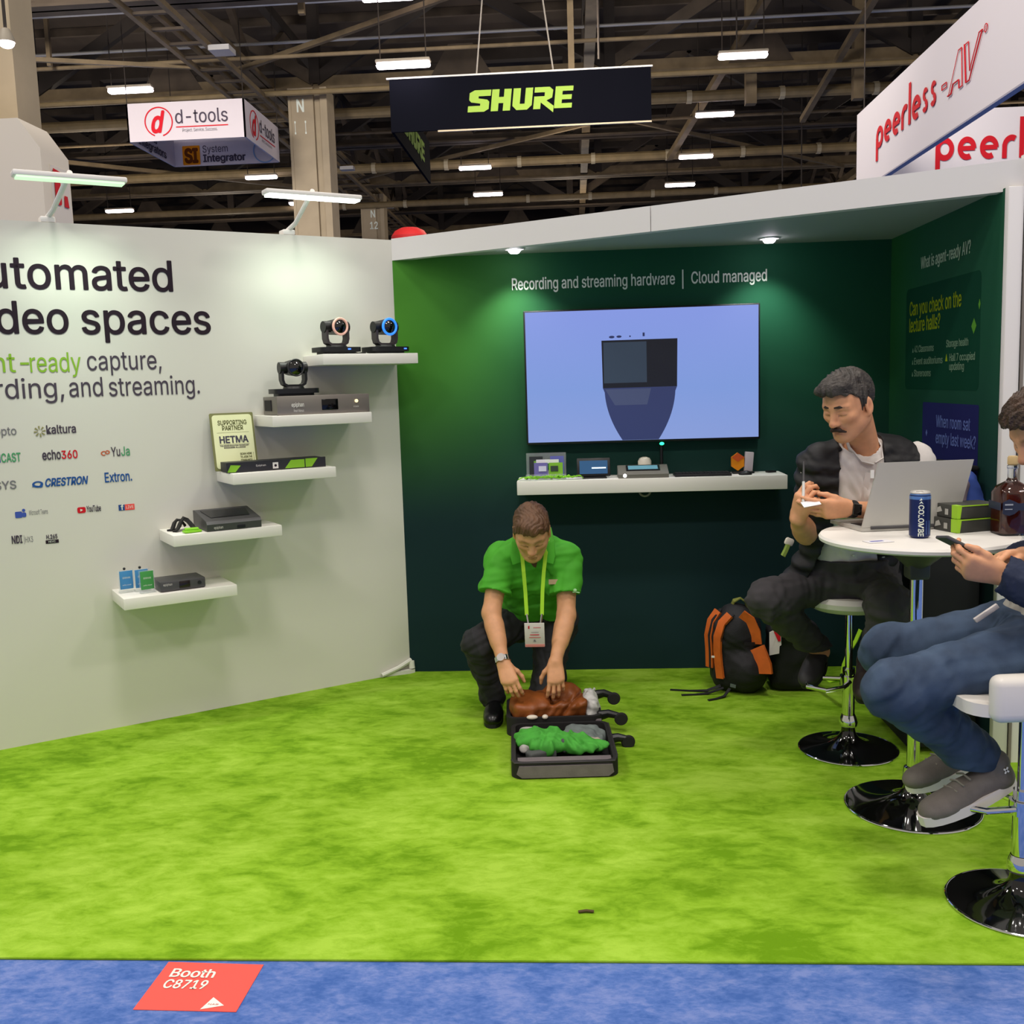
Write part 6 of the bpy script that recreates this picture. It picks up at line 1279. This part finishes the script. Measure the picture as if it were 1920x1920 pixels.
obj('tag_print', MB().prism([(.905, 4.6935, .315), (.936, 4.692, .325), (.936, 4.692, .27), (.925, 4.692, .268)], (0, .002, 0)), M_red, tg); obj('tag_loop', MB().tube([(.915, 4.70, .325), (.91, 4.71, .36), (.93, 4.74, .36)], .003, 6), M_bpk, tg)
obj('handle', MB().tube([(.97, 4.78, .32), (.98, 4.77, .38), (1.04, 4.77, .385), (1.06, 4.79, .32)], .009, 8), M_bpk, sb)
obj('lime_strap', MB().ribbon([(1.235, 4.45, .38), (1.215, 4.45, .33), (1.185, 4.45, .28), (1.165, 4.45, .22), (1.16, 4.46, .15), (1.15, 4.60, .10), (1.12, 4.74, .10)], (.5, -.8, .3), .022, .004), M_lan, sb)
pu = tag(link('pouch', skin('pouch', SDF().box((1.385, 3.965, 1.038), (.10, .055, .075), .035, Matrix.Rotation(.2, 3, 'Y'), .02), .006, folds(.004, 40, 51)), mat('cloth_mauve', '7b6a74', .8, var=.2, vscale=16)), 'mauve grey pouch standing behind the right edge of the laptop', 'pouch')
tag(link('blue_cloth', skin('blue_cloth', SDF().box((1.50, 3.985, 1.03), (.045, .05, .085), .03, Matrix.Rotation(-.35, 3, 'Y'), .02), .006, folds(.004, 45, 53)), mat('cloth_blue', '3c55a8', .8, var=.2, vscale=16)), 'blue cloth bundle behind the whisky bottle', 'cloth')
tag(obj('floor_decal', MB().prism([(-1.119, 2.461-.202, .0006), (-.858, 2.455-.202, .0006), (-.852, 2.456, .0006), (-1.113, 2.466, .0006)], (0, 0, .001)), mat('decal_coral', 'ea5148', .6)), 'coral red floor sticker reading Booth C8719 on the blue carpet', 'floor sticker')
dec = [o for o in COL.objects if o.name == 'floor_decal'][0]
Fdc = Frame((0, 0, .0016), (1, -.03, 0), (0, 1, 0)); 
for t_, x0, y0, x1 in (('Booth', -1.085, 2.394, -.966), ('C8719', -1.084, 2.345, -.970)): lettering(Fdc, t_, x0, y0-.03, .036, M_wtxt, dec, x1, bold=.02, out=.0008)
shape2(Fdc, [[(-.951, 2.232), (-.897, 2.25), (-.935, 2.282)]], M_wtxt, dec, 'arrow_mark', .0006, .0004); lettering(Fdc, 'NAB', -.938, 2.25, .006, M_red, dec, -.912, out=.0014)
tag(obj('carpet_scrap', MB().ribbon([(-.022, 2.71, .0125), (0, 2.714, .014), (.022, 2.712, .0125)], (0, 1, 0), .010, .003), mat('scrap_brown', '4a3a1c', .8)), 'tiny brown scrap lying on the green carpet', 'scrap')
